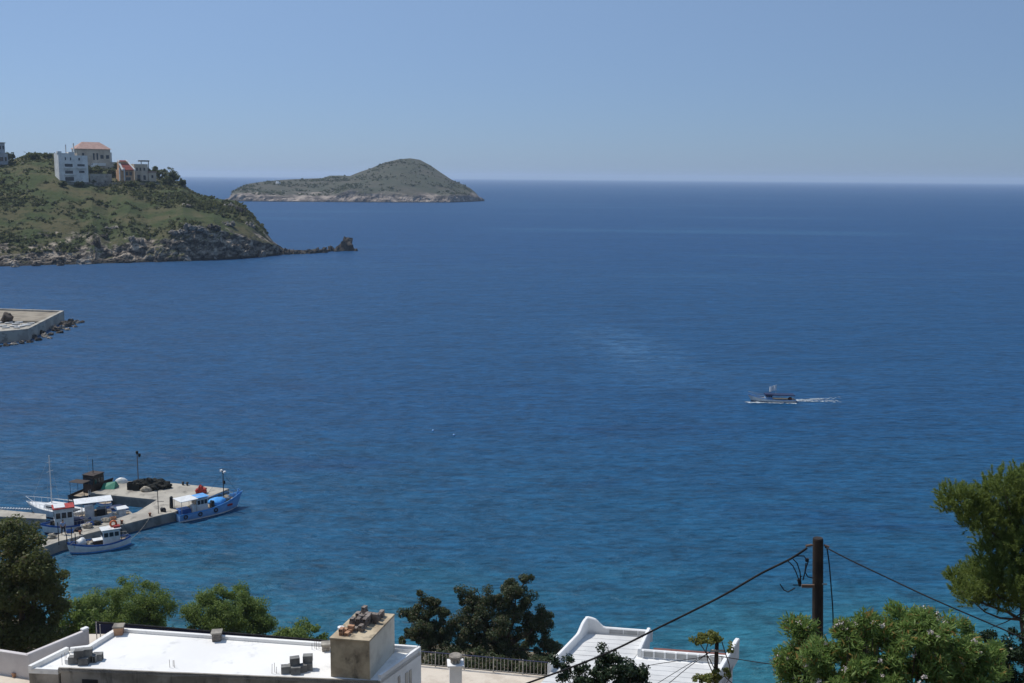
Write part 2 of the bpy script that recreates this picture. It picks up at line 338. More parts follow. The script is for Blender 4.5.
# ------------------------------------------------------------------ sea
def make_sea():
    mt, t, b = new_mat('sea_water')
    v = geopos(t)
    sx = t.nodes.new("ShaderNodeSeparateXYZ"); t.links.new(v, sx.inputs[0])
    deep = (0.005, 0.054, 0.152); mid = (0.006, 0.060, 0.152); near = (0.009, 0.074, 0.150); shore = (0.030, 0.162, 0.195)
    # distance from the shore, warped by noise: shallow pale water to deep
    wn = noisetex(t, 0.02, 4, 0.6, mapping(t, v, (0.5, 1.0, 1)))
    a = N(t, "ShaderNodeMath", operation='MULTIPLY_ADD'); a.inputs[1].default_value = 70; a.inputs[2].default_value = -35
    t.links.new(wn, a.inputs[0])
    xm = N(t, "ShaderNodeMath", operation='MULTIPLY'); xm.inputs[1].default_value = 0.06; t.links.new(sx.outputs[0], xm.inputs[0])
    s0 = N(t, "ShaderNodeMath", operation='ADD'); t.links.new(sx.outputs[1], s0.inputs[0]); t.links.new(xm.outputs[0], s0.inputs[1])
    s = N(t, "ShaderNodeMath", operation='ADD'); t.links.new(s0.outputs[0], s.inputs[0]); t.links.new(a.outputs[0], s.inputs[1])
    c = mixc(t, ramp(t, s.outputs[0], 72, 111), shore, near)
    c = mixc(t, ramp(t, s.outputs[0], 96, 200), c, mid)
    c = mixc(t, ramp(t, s.outputs[0], 200, 700), c, deep)
    # sea-grass / wind patches
    p1 = ramp(t, noisetex(t, 0.045, 5, 0.6, mapping(t, v, (0.35, 1.0, 1))), 0.54, 0.74)
    c = mixc(t, p1, c, (0.006, 0.050, 0.132))
    p2 = noisetex(t, 0.008, 5, 0.6, mapping(t, v, (0.22, 1.0, 1), (0, 0, 0.12)))
    sc_ = mixc(t, ramp(t, p2, 0.53, 0.66), c, (0.014, 0.076, 0.176))
    wa, wb = at_z(590, 322), at_z(700, 398); wd = (wb - wa); wl = wd.length; wd.normalize(); wn_ = Vector((-wd.y, wd.x, 0))
    def dotn(vec, off):
        d = t.nodes.new("ShaderNodeVectorMath"); d.operation = 'DOT_PRODUCT'; t.links.new(v, d.inputs[0]); d.inputs[1].default_value = vec
        a_ = N(t, "ShaderNodeMath", operation='SUBTRACT'); t.links.new(d.outputs["Value"], a_.inputs[0]); a_.inputs[1].default_value = off; return a_.outputs[0]
    across = N(t, "ShaderNodeMath", operation='ABSOLUTE'); t.links.new(dotn(wn_, wa.dot(wn_)), across.inputs[0])
    along = dotn(wd, wa.dot(wd))
    e1 = ramp(t, across.outputs[0], 19, 2); e2 = ramp(t, along, -10, 50); e3 = ramp(t, along, wl + 5, wl - 70)
    e4 = ramp(t, noisetex(t, 0.25, 4, 0.7, mapping(t, v, (0.5, 1, 1))), 0.34, 0.70)
    pr = e1
    for e_ in (e2, e3, e4):
        mm = N(t, "ShaderNodeMath", operation='MULTIPLY'); t.links.new(pr, mm.inputs[0]); t.links.new(e_, mm.inputs[1]); pr = mm.outputs[0]
    sc_ = mixc(t, pr, sc_, (0.042, 0.125, 0.245))
    fa = noisetex(t, 1.35, 2, 0.6, mapping(t, v, (0.42, 1.0, 1), (0, 0, 0.06)), 0.4)  # light and shade of the wave faces, painted into the water colour by noise
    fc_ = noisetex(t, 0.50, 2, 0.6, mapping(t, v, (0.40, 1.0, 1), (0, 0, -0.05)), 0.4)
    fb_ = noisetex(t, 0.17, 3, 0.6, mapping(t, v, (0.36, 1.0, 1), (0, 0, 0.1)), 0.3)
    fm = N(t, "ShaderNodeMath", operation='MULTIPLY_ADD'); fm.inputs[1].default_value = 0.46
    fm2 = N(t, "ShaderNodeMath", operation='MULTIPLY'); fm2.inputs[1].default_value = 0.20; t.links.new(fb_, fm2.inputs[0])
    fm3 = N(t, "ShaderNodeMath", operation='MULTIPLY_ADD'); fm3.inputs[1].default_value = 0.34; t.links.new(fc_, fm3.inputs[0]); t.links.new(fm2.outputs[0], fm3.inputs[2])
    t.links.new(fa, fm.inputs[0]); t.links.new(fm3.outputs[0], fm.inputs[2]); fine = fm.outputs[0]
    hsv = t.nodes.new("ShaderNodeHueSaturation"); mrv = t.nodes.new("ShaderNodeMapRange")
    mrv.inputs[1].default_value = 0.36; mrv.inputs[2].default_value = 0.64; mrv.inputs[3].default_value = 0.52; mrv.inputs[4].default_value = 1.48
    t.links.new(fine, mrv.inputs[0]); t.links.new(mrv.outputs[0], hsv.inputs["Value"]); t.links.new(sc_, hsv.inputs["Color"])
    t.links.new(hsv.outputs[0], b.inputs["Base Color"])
    b.inputs["Roughness"].default_value = 0.42
    b.inputs["IOR"].default_value = 1.33
    b.inputs["Specular IOR Level"].default_value = 0.24
    # waves: short chop over longer swell, calmer inside the slicks
    h1 = noisetex(t, 0.60, 5, 0.65, mapping(t, v, (0.40, 1.0, 1), (0, 0, 0.15)), 0.3)
    h2 = noisetex(t, 0.13, 4, 0.55, mapping(t, v, (0.35, 1.0, 1), (0, 0, -0.1)))
    h3 = noisetex(t, 0.025, 3, 0.5, mapping(t, v, (0.3, 1.0, 1), (0, 0, 0.08)))
    m1 = N(t, "ShaderNodeMath", operation='MULTIPLY_ADD'); m1.inputs[1].default_value = 1.6
    t.links.new(h2, m1.inputs[0]); t.links.new(h1, m1.inputs[2])
    m2 = N(t, "ShaderNodeMath", operation='MULTIPLY_ADD'); m2.inputs[1].default_value = 1.6
    t.links.new(h3, m2.inputs[0]); t.links.new(m1.outputs[0], m2.inputs[2])
    bump(t, b, m2.outputs[0], 1.0, 0.95)
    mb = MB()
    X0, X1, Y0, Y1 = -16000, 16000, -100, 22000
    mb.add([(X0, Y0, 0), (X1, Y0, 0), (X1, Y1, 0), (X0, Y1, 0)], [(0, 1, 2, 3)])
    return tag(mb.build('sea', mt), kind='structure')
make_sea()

# ------------------------------------------------------------------ haze
def make_haze(density=8e-5):
    mt = bpy.data.materials.new('haze_air'); mt.use_nodes = True; t = mt.node_tree; t.nodes.clear()
    o = t.nodes.new("ShaderNodeOutputMaterial"); pv = t.nodes.new("ShaderNodeVolumePrincipled")
    pv.inputs["Color"].default_value = (0.72, 0.85, 1.0, 1); pv.inputs["Density"].default_value = density
    pv.inputs["Anisotropy"].default_value = 0.2
    t.links.new(pv.outputs[0], o.inputs["Volume"])
    mb = MB().box((0, 11000, 49), (33000, 22400, 104))
    tag(mb.build('haze', mt), kind='stuff')
make_haze()

# ------------------------------------------------------------------ headland and island
class Land:
    def __init__(s, shore, crest, width, cliff, amp, nsc, prof, seed=0):
        s.shore, s.crest, s.width, s.cliff, s.amp, s.nsc, s.prof, s.seed = shore, crest, width, cliff, amp, nsc, prof, seed
    def base(s, px, t):
        p0 = at_z(px, interp(px, s.shore), 0.0)
        d = Vector((p0.x, p0.y, 0)); L = d.length; d /= L
        wd = interp(px, s.width)
        # crest height from the silhouette
        pc = d * (L + wd); pxc = px + ((px - 512) / 6500 + ROLL) * (interp(px, s.shore) - interp(px, s.crest)); rc = ray(pxc, interp(pxc, s.crest)); zc = CAMZ + rc.z * (pc.length / math.hypot(rc.x, rc.y))
        zc = max(zc, 0.6)
        cl = min(interp(px, s.cliff), zc * 1.05)
        if t <= 1:
            z = -1.5 + (cl + 1.5) * min(1, t / 0.07) ** 0.75
            if t > 0.07: z = cl + (zc - cl) * interp((t - 0.07) / 0.93, s.prof)
        else:
            z = zc - (zc + 2) * ((t - 1) / 0.9) ** 1.6
        return d * (L - 2 + (wd + 2) * t) + Vector((0, 0, z))
    def at(s, px, t):
        p = s.base(px, t)
        q = Vector((p.x, p.y, p.z * 0.7)) * s.nsc + Vector((s.seed, 0, 0))
        n = fbm(q, 5)
        zc = interp(px, s.cliff)
        rocky = max(0, 1 - abs(p.z - zc * 0.5) / (zc * 0.75 + 1)) if t < 0.5 else 0.0
        a = s.amp * (0.35 if t < 0.02 else 0.55 if t < 0.9 else 0.25)
        p = p + Vector((0, 0, n * a * 0.5))
        if rocky > 0:
            r = fbm(q * 2.6, 5, 2.2, 0.6)
            ridge = abs(fbm(q * 2.3 + Vector((5, 5, 5)), 4))
            p = p + Vector((0.4 * r, -r, 0.5 * r)) * s.amp * 0.85 * rocky + Vector((0, 1, 0)) * (ridge * s.amp * 1.3 * rocky)
        return p
    def hit(s, px, py):
        lo, hi = 0.07, 1.0
        for _ in range(30):
            md = (lo + hi) / 2
            if project(s.base(px, md))[1] > py: lo = md
            else: hi = md
        return s.base(px, lo)
    def mesh(s, pxs, ts, name, mat):
        mb = MB(); n = len(ts)
        for px in pxs:
            for t in ts: mb.v.append(tuple(s.at(px, t)))
        for i in range(len(pxs) - 1):
            for j in range(n - 1): mb.f.append((i * n + j, i * n + n + j, i * n + n + j + 1, i * n + j + 1))
        return tag(mb.build(name, mat, smooth=False), kind='structure')

head = Land(
    shore=[(-220, 272), (-60, 268.5), (0, 266.5), (60, 265), (100, 263.5), (150, 262), (200, 260.5), (250, 258), (284, 254.5), (300, 253.5), (335, 251.5)],
    crest=[(-220, 150), (-60, 158), (0, 161), (12, 160), (28, 154), (60, 154), (78, 160), (100, 165), (125, 168), (150, 176), (165, 180), (182, 182.5), (186, 186), (192, 190.5), (200, 195), (212, 198), (225, 199.8), (236, 201), (244, 205.5), (252, 214), (262, 227), (273, 241), (284, 248.5), (300, 250.2), (315, 249.5), (335, 250)],
    width=[(-220, 200), (0, 190), (100, 180), (180, 130), (240, 80), (270, 40), (290, 14), (335, 8)],
    cliff=[(-220, 4), (0, 4), (60, 4), (84, 6), (95, 9.5), (110, 6), (132, 10), (150, 8), (172, 12), (185, 15), (215, 16), (235, 12), (255, 9), (270, 6), (300, 1.5), (335, 1.0)],
    amp=3.4, nsc=0.045, prof=[(0, 0), (0.15, 0.22), (0.4, 0.52), (0.62, 0.74), (0.8, 0.89), (1, 1)], seed=3)
ts_h = list(np.linspace(0, 0.12, 34)) + list(np.linspace(0.13, 1.0, 70)) + list(np.linspace(1.05, 1.9, 12))
head.mesh(list(np.linspace(-220, -10, 70)) + list(np.linspace(-8, 335, 330)), ts_h, 'headland_hill', 'headland')

isl = Land(
    shore=[(222, 201.0), (260, 201.5), (320, 202.0), (400, 202.5), (450, 202.5), (476, 201.5), (484, 201)],
    crest=[(222, 200.8), (229, 198), (233, 191), (241, 186.5), (250, 183.5), (270, 181), (300, 179), (322, 178), (330, 175.5), (340, 175.5), (350, 176), (360, 172), (372, 168), (385, 162.5), (398, 159.5), (410, 158.5), (420, 160), (430, 165), (442, 173), (452, 180), (462, 184), (470, 188), (476, 193), (481, 199), (484, 200.8)],
    width=[(222, 10), (250, 180), (300, 260), (420, 280), (460, 160), (484, 20)],
    cliff=[(222, .5), (229, 2), (235, 10), (300, 6), (330, 8), (350, 20), (380, 15), (430, 10), (470, 12), (484, 2)],
    amp=7.0, nsc=0.013, prof=[(0, 0), (0.3, 0.34), (0.7, 0.76), (1, 1)], seed=9)
ts_i = list(np.linspace(0, 0.12, 16)) + list(np.linspace(0.13, 1.0, 46)) + list(np.linspace(1.06, 1.9, 8))
isl.mesh(list(np.linspace(222, 484, 240)), ts_i, 'island_hill', 'island')

# scrub bushes over the headland (uncountable)
def scrub_cover(land, n, pxr, tr, size, name, seed):
    rg = random.Random(seed); V = []; Fc = []
    made = 0
    while made < n:
        px = rg.uniform(*pxr); t = rg.uniform(*tr)
        p = land.base(px, t)
        if fbm((p.x * 0.016, p.y * 0.03, 4 + seed), 5, 2.2, 0.6) < rg.uniform(-0.2, 0.5): continue
        p = land.at(px, t)
        if p.z < 5: continue
        made += 1
        r = size * (0.4 + 1.3 * rg.random() ** 2.5)
        for k in range(9):
            q = p + Vector((rg.gauss(0, .55), rg.gauss(0, .55), abs(rg.gauss(0, .45)))) * r
            nrm = Vector((rg.gauss(0, 1), rg.gauss(0, 1), rg.gauss(0.6, 1))).normalized()
            a = nrm.orthogonal().normalized() * r * rg.uniform(.3, .6); b = nrm.cross(a)
            o = len(V); V += [tuple(q - a - b), tuple(q + a - b), tuple(q + a + b), tuple(q - a + b)]; Fc.append((o, o + 1, o + 2, o + 3))
    mb = MB(); mb.v = V; mb.f = Fc
    o = mb.build(name, 'l_scrub'); return tag(o, kind='stuff')
scrub_cover(head, 5200, (-60, 268), (0.07, 0.99), 0.8, 'scrub', 1)
scrub_cover(isl, 1800, (232, 470), (0.12, 0.97), 1.5, 'island_scrub', 2)

# sea rocks off the headland tip
def rock(px, py, w, h, label, name='sea_rock', mat='rock', seed=0, group=None, z=0.0, dz=-0.25, n=12):
    p = at_z(px, py, z); s = p.y / F_
    mb = MB().blob((0, 0, 0), (w * s / 2, w * s / 2 * 0.8, h * s), seed, 0.30, n, 9, 1.9)
    o = mb.build(name, mat, loc=(p.x, p.y, p.z + dz * h * s)); o.rotation_euler = (0, 0, seed * 1.7)
    return tag(o, label, 'rock', group)
rock(345.5, 250.5, 19, 16, 'big dark square-topped rock standing at the end of the headland reef', seed=4)
rk = random.Random(5)
for i, (px, w_, h_) in enumerate([(287, 10, 6), (295, 8, 4.5), (303, 9, 4), (310, 7, 5), (317, 9, 5.5), (324, 8, 6), (331, 9, 6), (337, 7, 4.5), (356, 5, 3), (299, 6, 3.2), (313, 6, 3)]):
    rock(px, 254 - (px - 287) * 0.055 + rk.uniform(-.5, .8), w_, h_, 'low dark boulder in the reef running out from the headland', 'reef_rock', 'rock', 10 + i, 'boulders of the headland reef', dz=-0.15)
for i, (px, py, w_, h_) in enumerate([(84, 264, 14, 5), (60, 265.5, 8, 4), (15, 267, 9, 5), (158, 262, 8, 6), (215, 259.5, 10, 6), (245, 258, 9, 6), (187, 261, 9, 5), (128, 263, 8, 4), (262, 257, 9, 7), (36, 266, 8, 4)]):
    rock(px, py, w_, h_, 'pale boulder at the waterline below the headland cliff', 'shore_rock', 'palerock' if i % 2 == 0 else 'rock', 30 + i, 'boulders along the headland waterline', dz=-0.1)

# ------------------------------------------------------------------ trees and plants
def quads_mesh(name, C, A, B, mat, parent, tri=False):
    n = len(C)
    if tri:
        V = np.stack([C - A, C + A, C + B], 1).reshape(-1, 3); k = 3
    else:
        V = np.stack([C - B, C + A, C + B, C - A], 1).reshape(-1, 3); k = 4
    me = bpy.data.meshes.new(name)
    me.vertices.add(len(V)); me.vertices.foreach_set("co", V.astype(np.float32).ravel())
    me.loops.add(n * k); me.loops.foreach_set("vertex_index", np.arange(n * k, dtype=np.int32))
    me.polygons.add(n); me.polygons.foreach_set("loop_start", np.arange(0, n * k, k, dtype=np.int32))
    me.update(calc_edges=True); me.validate()
    me.materials.append(M[mat])
    o = bpy.data.objects.new(name, me); col.objects.link(o); o.parent = parent
    return o
def unit(a): return a / (np.linalg.norm(a, axis=1, keepdims=True) + 1e-9)

def crown_pts(clumps, nsub, sub_r, nleaf, rg, flat=0.85, shell=0.35):
    """leaf centres and outward directions: clumps -> sub-clumps -> leaves; leaves gaps between the sub-clumps"""
    Cs, Ds = [], []
    vol = np.array([c[3] * c[4] * c[5] for c in clumps]) ** (2 / 3); vol = vol / vol.sum()
    for c, wgt in zip(clumps, vol):
        k = max(4, int(nsub * wgt)); ctr = np.array(c[:3]); rad = np.array(c[3:6])
        d = unit(rg.normal(size=(k, 3))); rr = (shell + (1 - shell) * rg.random((k, 1)) ** 0.6)
        sc = ctr + d * rad * rr
        sr = sub_r * rg.uniform(0.55, 1.25, (k, 1))
        m_ = max(3, int(nleaf * wgt / k))
        off = rg.normal(size=(k, m_, 3)); off /= np.linalg.norm(off, axis=2, keepdims=True)
        off *= (rg.random((k, m_, 1)) ** 0.45)
        P = sc[:, None, :] + off * sr[:, None, :] * np.array([1, 1, flat])
        D = unit((off + 0.5 * d[:, None, :]).reshape(-1, 3))
        Cs.append(P.reshape(-1, 3)); Ds.append(D)
    return np.concatenate(Cs), np.concatenate(Ds)

def leafy(name, clumps, parent, mat, nsub, sub_r, nleaf, lw, ll, rg, jitter=0.9, shell=0.35, flat=0.85, up=0.3):
    P, D = crown_pts(clumps, nsub, sub_r, nleaf, rg, flat, shell)
    n = len(P)
    nrm = unit(D + jitter * rg.normal(size=(n, 3)) + np.array([0, 0, up]))
    a = unit(np.cross(nrm, rg.normal(size=(n, 3)))); b = np.cross(nrm, a)
    s = rg.uniform(0.6, 1.3, (n, 1))
    return quads_mesh(name, P, a * lw / 2 * s, b * ll / 2 * s, mat, parent)

def trunk_mesh(base, tips, r0, rg, name='trunk', parent=None, fork=0.45):
    mb = MB(); base = Vector(base)
    cen = sum((Vector(t) for t in tips), Vector()) / len(tips)
    f = base.lerp(cen, fork); f.x = base.x + (cen.x - base.x) * 0.3; f.y = base.y + (cen.y - base.y) * 0.3
    mid = base.lerp(f, .5) + Vector((rg.normal() * .04, rg.normal() * .04, 0)) * f.z
    mb.tube([base - Vector((0, 0, .3)), mid, f], [r0, r0 * .8, r0 * .65], 9)
    for t in tips:
        t = Vector(t); q = f.lerp(t, .5) + Vector((rg.normal(), rg.normal(), rg.normal() * .5)) * (t - f).length * .08
        mb.tube([f - Vector((0, 0, .05)), q, t], [r0 * .5, r0 * .33, r0 * .1], 7)
    return mb.build(name, 'bark', parent, smooth=True)

def px_clump(px, py, Y, rx, ry, depth=None, base=None):
    """ellipsoid clump centred at a pixel seen at depth Y, radii given in pixels"""
    p = at_y(px, py, Y); s = p.y / F_
    q = p - base if base is not None else p
    return (q.x, q.y, q.z, rx * s, (depth if depth else rx) * s, ry * s)

def tree(name, label, cat, Y, basepx, clumps, mat, nsub, sub_r, nleaf, lw, ll, r0, seed, group=None, crown='crown', shell=0.35, flat=0.85, tips=None, ydepth=True, up=0.3):
    rg = np.random.default_rng(seed)
    b = at_y(basepx, 600, Y); bz = ground(b.x, b.y); base = Vector((b.x, b.y, bz))
    th = thing(name, label, cat, base, group=group)
    cl = []
    for c in clumps:
        px, py, rx, ry = c[:4]; dy = c[4] if len(c) > 4 else 0.0; dp = c[5] if len(c) > 5 else None
        cl.append(px_clump(px, py, Y + dy, rx, ry, dp, base))
    o = leafy(crown, cl, th, mat, nsub, sub_r, nleaf, lw, ll, rg, shell=shell, flat=flat, up=up)
    trunk_mesh((0, 0, 0), [(c[0], c[1], c[2]) for c in cl], r0, rg, 'trunk', th)
    return th, cl

# left dark tree
tree('tall_tree', 'tall dark tree rising at the left edge behind the cream wall', 'tree', 62, 20,
     [(8, 540, 30, 26), (32, 556, 20, 22, -1), (46, 578, 18, 20, 0), (-10, 570, 34, 44, 1), (22, 600, 42, 36, 0), (56, 602, 11, 20, 1), (0, 634, 44, 40, 0), (42, 636, 26, 28, 0), (-44, 590, 40, 60, 0), (20, 575, 40, 26, -1)],
     'l_dark', 330, 0.72, 76000, 0.11, 0.20, 0.35, 11)
tree('round_tree', 'round green tree standing nearest the tall dark tree by the water', 'tree', 86, 125,
     [(125, 606, 44, 24), (98, 612, 26, 20, -1), (152, 612, 24, 20), (125, 630, 50, 22)], 'l_tam', 230, 0.72, 64000, 0.085, 0.17, 0.25, 12, 'round green trees along the shore')
tree('round_tree', 'round green tree in the middle of the shore row behind the white roof', 'tree', 87, 228,
     [(226, 608, 40, 21), (204, 614, 24, 20), (254, 616, 22, 20), (228, 634, 48, 20)], 'l_tam', 230, 0.72, 64000, 0.085, 0.17, 0.25, 13, 'round green trees along the shore')
tree('round_tree', 'low bush-like green tree just left of the concrete roof hut', 'tree', 85, 300,
     [(300, 634, 22, 11), (286, 638, 16, 12), (318, 638, 12, 10), (300, 650, 30, 14)], 'l_tam', 60, 0.55, 8000, 0.13, 0.24, 0.18, 14, 'round green trees along the shore')
tree('small_tree', 'low green bush growing behind the cream wall beside the tall tree', 'bush', 70, 66,
     [(72, 612, 14, 12), (84, 624, 14, 12), (66, 630, 16, 14)], 'l_tam', 40, 0.5, 6000, 0.12, 0.22, 0.12, 15)
# dark twin trees behind the railing
tree('dark_tree', 'narrow dark tree with a spiky top left of the wide one behind the railing', 'tree', 72, 428,
     [(424, 603, 12, 13), (420, 622, 20, 16), (437, 616, 11, 15), (408, 614, 9, 8), (432, 644, 34, 20), (444, 630, 14, 12)], 'l_carob', 100, 0.42, 30000, 0.085, 0.16, 0.2, 16, shell=0.25)
tree('dark_tree', 'wide dark tree with a ragged crown behind the terrace railing', 'tree', 73, 500,
     [(516, 588, 15, 13), (497, 594, 18, 14), (475, 602, 17, 13), (462, 592, 7, 7), (528, 602, 12, 12), (500, 620, 38, 24), (470, 628, 26, 22), (535, 628, 18, 18), (545, 614, 10, 10), (500, 655, 52, 22), (548, 650, 18, 18), (528, 578, 7, 6)],
     'l_carob', 300, 0.46, 76000, 0.085, 0.16, 0.32, 17, shell=0.25)
tree('hedge', 'low dark hedge packed behind the terrace railing under the dark trees', 'hedge', 68, 480,
     [(410, 662, 18, 12), (440, 664, 20, 14), (470, 666, 20, 14), (500, 668, 20, 14), (530, 670, 20, 14), (552, 668, 14, 16)], 'l_carob', 110, 0.5, 20000, 0.12, 0.2, 0.12, 19, shell=0.2)
# glossy shrub before the white terrace
tree('dark_shrub', 'dark glossy-leaved shrub in front of the white roof terrace', 'shrub', 38, 612,
     [(610, 668, 24, 16), (632, 672, 18, 14), (590, 678, 22, 14), (612, 690, 46, 18), (604, 655, 10, 8), (643, 684, 12, 14), (565, 672, 12, 8), (556, 661, 9, 8), (568, 660, 5, 4)], 'l_gloss', 170, 0.24, 24000, 0.065, 0.11, 0.1, 18, shell=0.2)

# oleander: lance leaves in whorls with pale blossom
def oleander(name, label, Y, basepx, clumps, seed, nleaf, blossom):
    rg = np.random.default_rng(seed)
    b = at_y(basepx, 640, Y); base = Vector((b.x, b.y, ground(b.x, b.y)))
    th = thing(name, label, 'shrub', base)
    cl = [px_clump(c[0], c[1], Y + (c[4] if len(c) > 4 else 0), c[2], c[3], None, base) for c in clumps]
    P, D = crown_pts(cl, 300, 0.22, nleaf, rg, 0.9, 0.35); n = len(P)
    ax = unit(D + 0.7 * rg.normal(size=(n, 3)) + np.array([0, 0, 0.35]))
    sd_ = unit(np.cross(ax, rg.normal(size=(n, 3)))); s = rg.uniform(.6, 1.25, (n, 1))
    quads_mesh('crown', P, sd_ * 0.017 * s, ax * 0.082 * s, 'l_ole', th)
    # blossom heads, on the outside of the crown
    P2, D2 = crown_pts(cl, blossom, 0.075, blossom * 22, rg, 0.8, 0.9); n = len(P2)
    nr = unit(D2 + .6 * rg.normal(size=(n, 3))); a = unit(np.cross(nr, rg.normal(size=(n, 3)))); bb = np.cross(nr, a)
    quads_mesh('blossom', P2, a * .018, bb * .018, 'flowers', th)
    mb = MB(); rr = random.Random(seed)
    for c in cl:
        for k in range(3):
            q = Vector((c[0] + rr.uniform(-.5, .5) * c[3], c[1] + rr.uniform(-.5, .5) * c[4], c[2]))
            s0 = Vector((c[0] * .55 + rr.uniform(-.1, .1), c[1] * .3, -0.2))
            mb.tube([s0, s0.lerp(q, .5) + Vector((0, 0, .15)), q], [.03, .02, .01], 6)
    mb.build('stems', 'bark', th)
    return th
oleander('oleander', 'pale green flowering oleander hiding the foot of the thick dark pole', 20, 880,
    [(915, 628, 36, 20), (870, 640, 34, 22), (845, 634, 18, 14), (950, 640, 34, 22), (905, 662, 60, 28), (840, 668, 44, 28), (960, 674, 40, 26), (926, 616, 15, 12), (868, 625, 12, 9), (985, 660, 20, 22), (815, 652, 20, 16), (900, 690, 90, 22)], 21, 52000, 130)
oleander('oleander', 'sparse oleander with brownish tips left of the thick dark pole', 23.2, 800,
    [(797, 628, 13, 11), (808, 632, 11, 10), (800, 655, 20, 12), (786, 660, 12, 8), (806, 678, 30, 16), (812, 644, 10, 9)], 22, 10000, 40)
tree('dark_shrub', 'dark shrub in the bottom right corner under the pine', 'shrub', 22, 1015,
     [(1015, 650, 18, 22), (1000, 664, 16, 20), (1022, 680, 26, 22), (990, 640, 8, 16), (1040, 640, 30, 30)], 'l_gloss', 80, 0.18, 14000, 0.035, 0.07, 0.06, 23, shell=0.2)

# pine: needles in upswept tufts
def pine():
    Y = 25; rg = np.random.default_rng(31)
    b = at_y(1030, 660, Y); base = Vector((b.x, b.y, ground(b.x, b.y)))
    th = thing('pine_tree', 'green pine tree leaning in at the right edge of the frame', 'tree', base)
    spec = [(956, 497, 17, 13), (970, 505, 18, 16), (990, 492, 14, 12), (1005, 486, 16, 16), (1022, 482, 14, 16), (985, 520, 26, 16), (1010, 510, 24, 22), (1030, 520, 24, 30), (1000, 540, 28, 14), (1022, 550, 24, 20),
            (968, 580, 18, 13), (985, 573, 20, 14), (1008, 575, 24, 18), (975, 597, 20, 11), (1000, 597, 26, 14), (1028, 590, 22, 22), (946, 506, 8, 9), (955, 578, 8, 9), (1050, 500, 30, 40), (1055, 570, 30, 34), (977, 518, 18, 13), (1002, 556, 26, 13), (986, 588, 26, 13), (966, 592, 14, 9)]
    cl = [px_clump(c[0], c[1], Y + rg.normal() * .5, c[2], c[3], None, base) for c in spec]
    Cs, As, Bs = [], [], []
    for c in cl:
        k = int(10 + 900 * (c[3] * c[5]) ** 1.0 * 0.85)
        d = unit(rg.normal(size=(k, 3))); rr = .25 + .75 * rg.random((k, 1)) ** .5
        T = np.array(c[:3]) + d * np.array(c[3:6]) * rr             # tuft roots
        tdir = unit(d * .5 + np.array([0, 0, .75]) + .3 * rg.normal(size=(k, 3)))
        m_ = 46
        tt = rg.random((k, m_, 1)) * .22
        ax = tdir[:, None, :] * .85 + .62 * rg.normal(size=(k, m_, 3)); ax /= np.linalg.norm(ax, axis=2, keepdims=True)
        root = T[:, None, :] + tdir[:, None, :] * tt
        L = rg.uniform(.055, .11, (k, m_, 1))
        sd_ = np.cross(ax, rg.normal(size=(k, m_, 3))); sd_ /= np.linalg.norm(sd_, axis=2, keepdims=True)
        Cs.append(root.reshape(-1, 3)); Bs.append((ax * L).reshape(-1, 3)); As.append((sd_ * .008).reshape(-1, 3))
    quads_mesh('crown', np.concatenate(Cs), np.concatenate(As), np.concatenate(Bs), 'l_pine', th, tri=True)
    mb = MB()
    def P(px, py, dy=0): return at_y(px, py, Y + dy) - base
    top = P(1040, 470)
    f1 = P(1024, 640); 
    mb.tube([Vector((0, 0, -.4)), P(1030, 660), P(1024, 620), P(1026, 560), P(1032, 500)], [.16, .14, .11, .08, .03], 9)
    for pts, r in [([(1024, 622), (1008, 612), (990, 606), (972, 598)], .05), ([(1024, 620), (1000, 618), (985, 612), (960, 590)], .035), ([(1025, 600), (1015, 602), (1000, 598), (985, 580)], .04),
                   ([(1025, 560), (1005, 545), (985, 525), (958, 500)], .045), ([(1028, 540), (1012, 520), (1004, 490)], .035), ([(1024, 612), (1006, 622), (990, 628)], .02)]:
        mb.tube([P(a, b_, rg.normal() * .12) for a, b_ in pts], list(np.linspace(r, r * .3, len(pts))), 7)
    mb.build('trunk', 'bark', th, smooth=True)
pine()

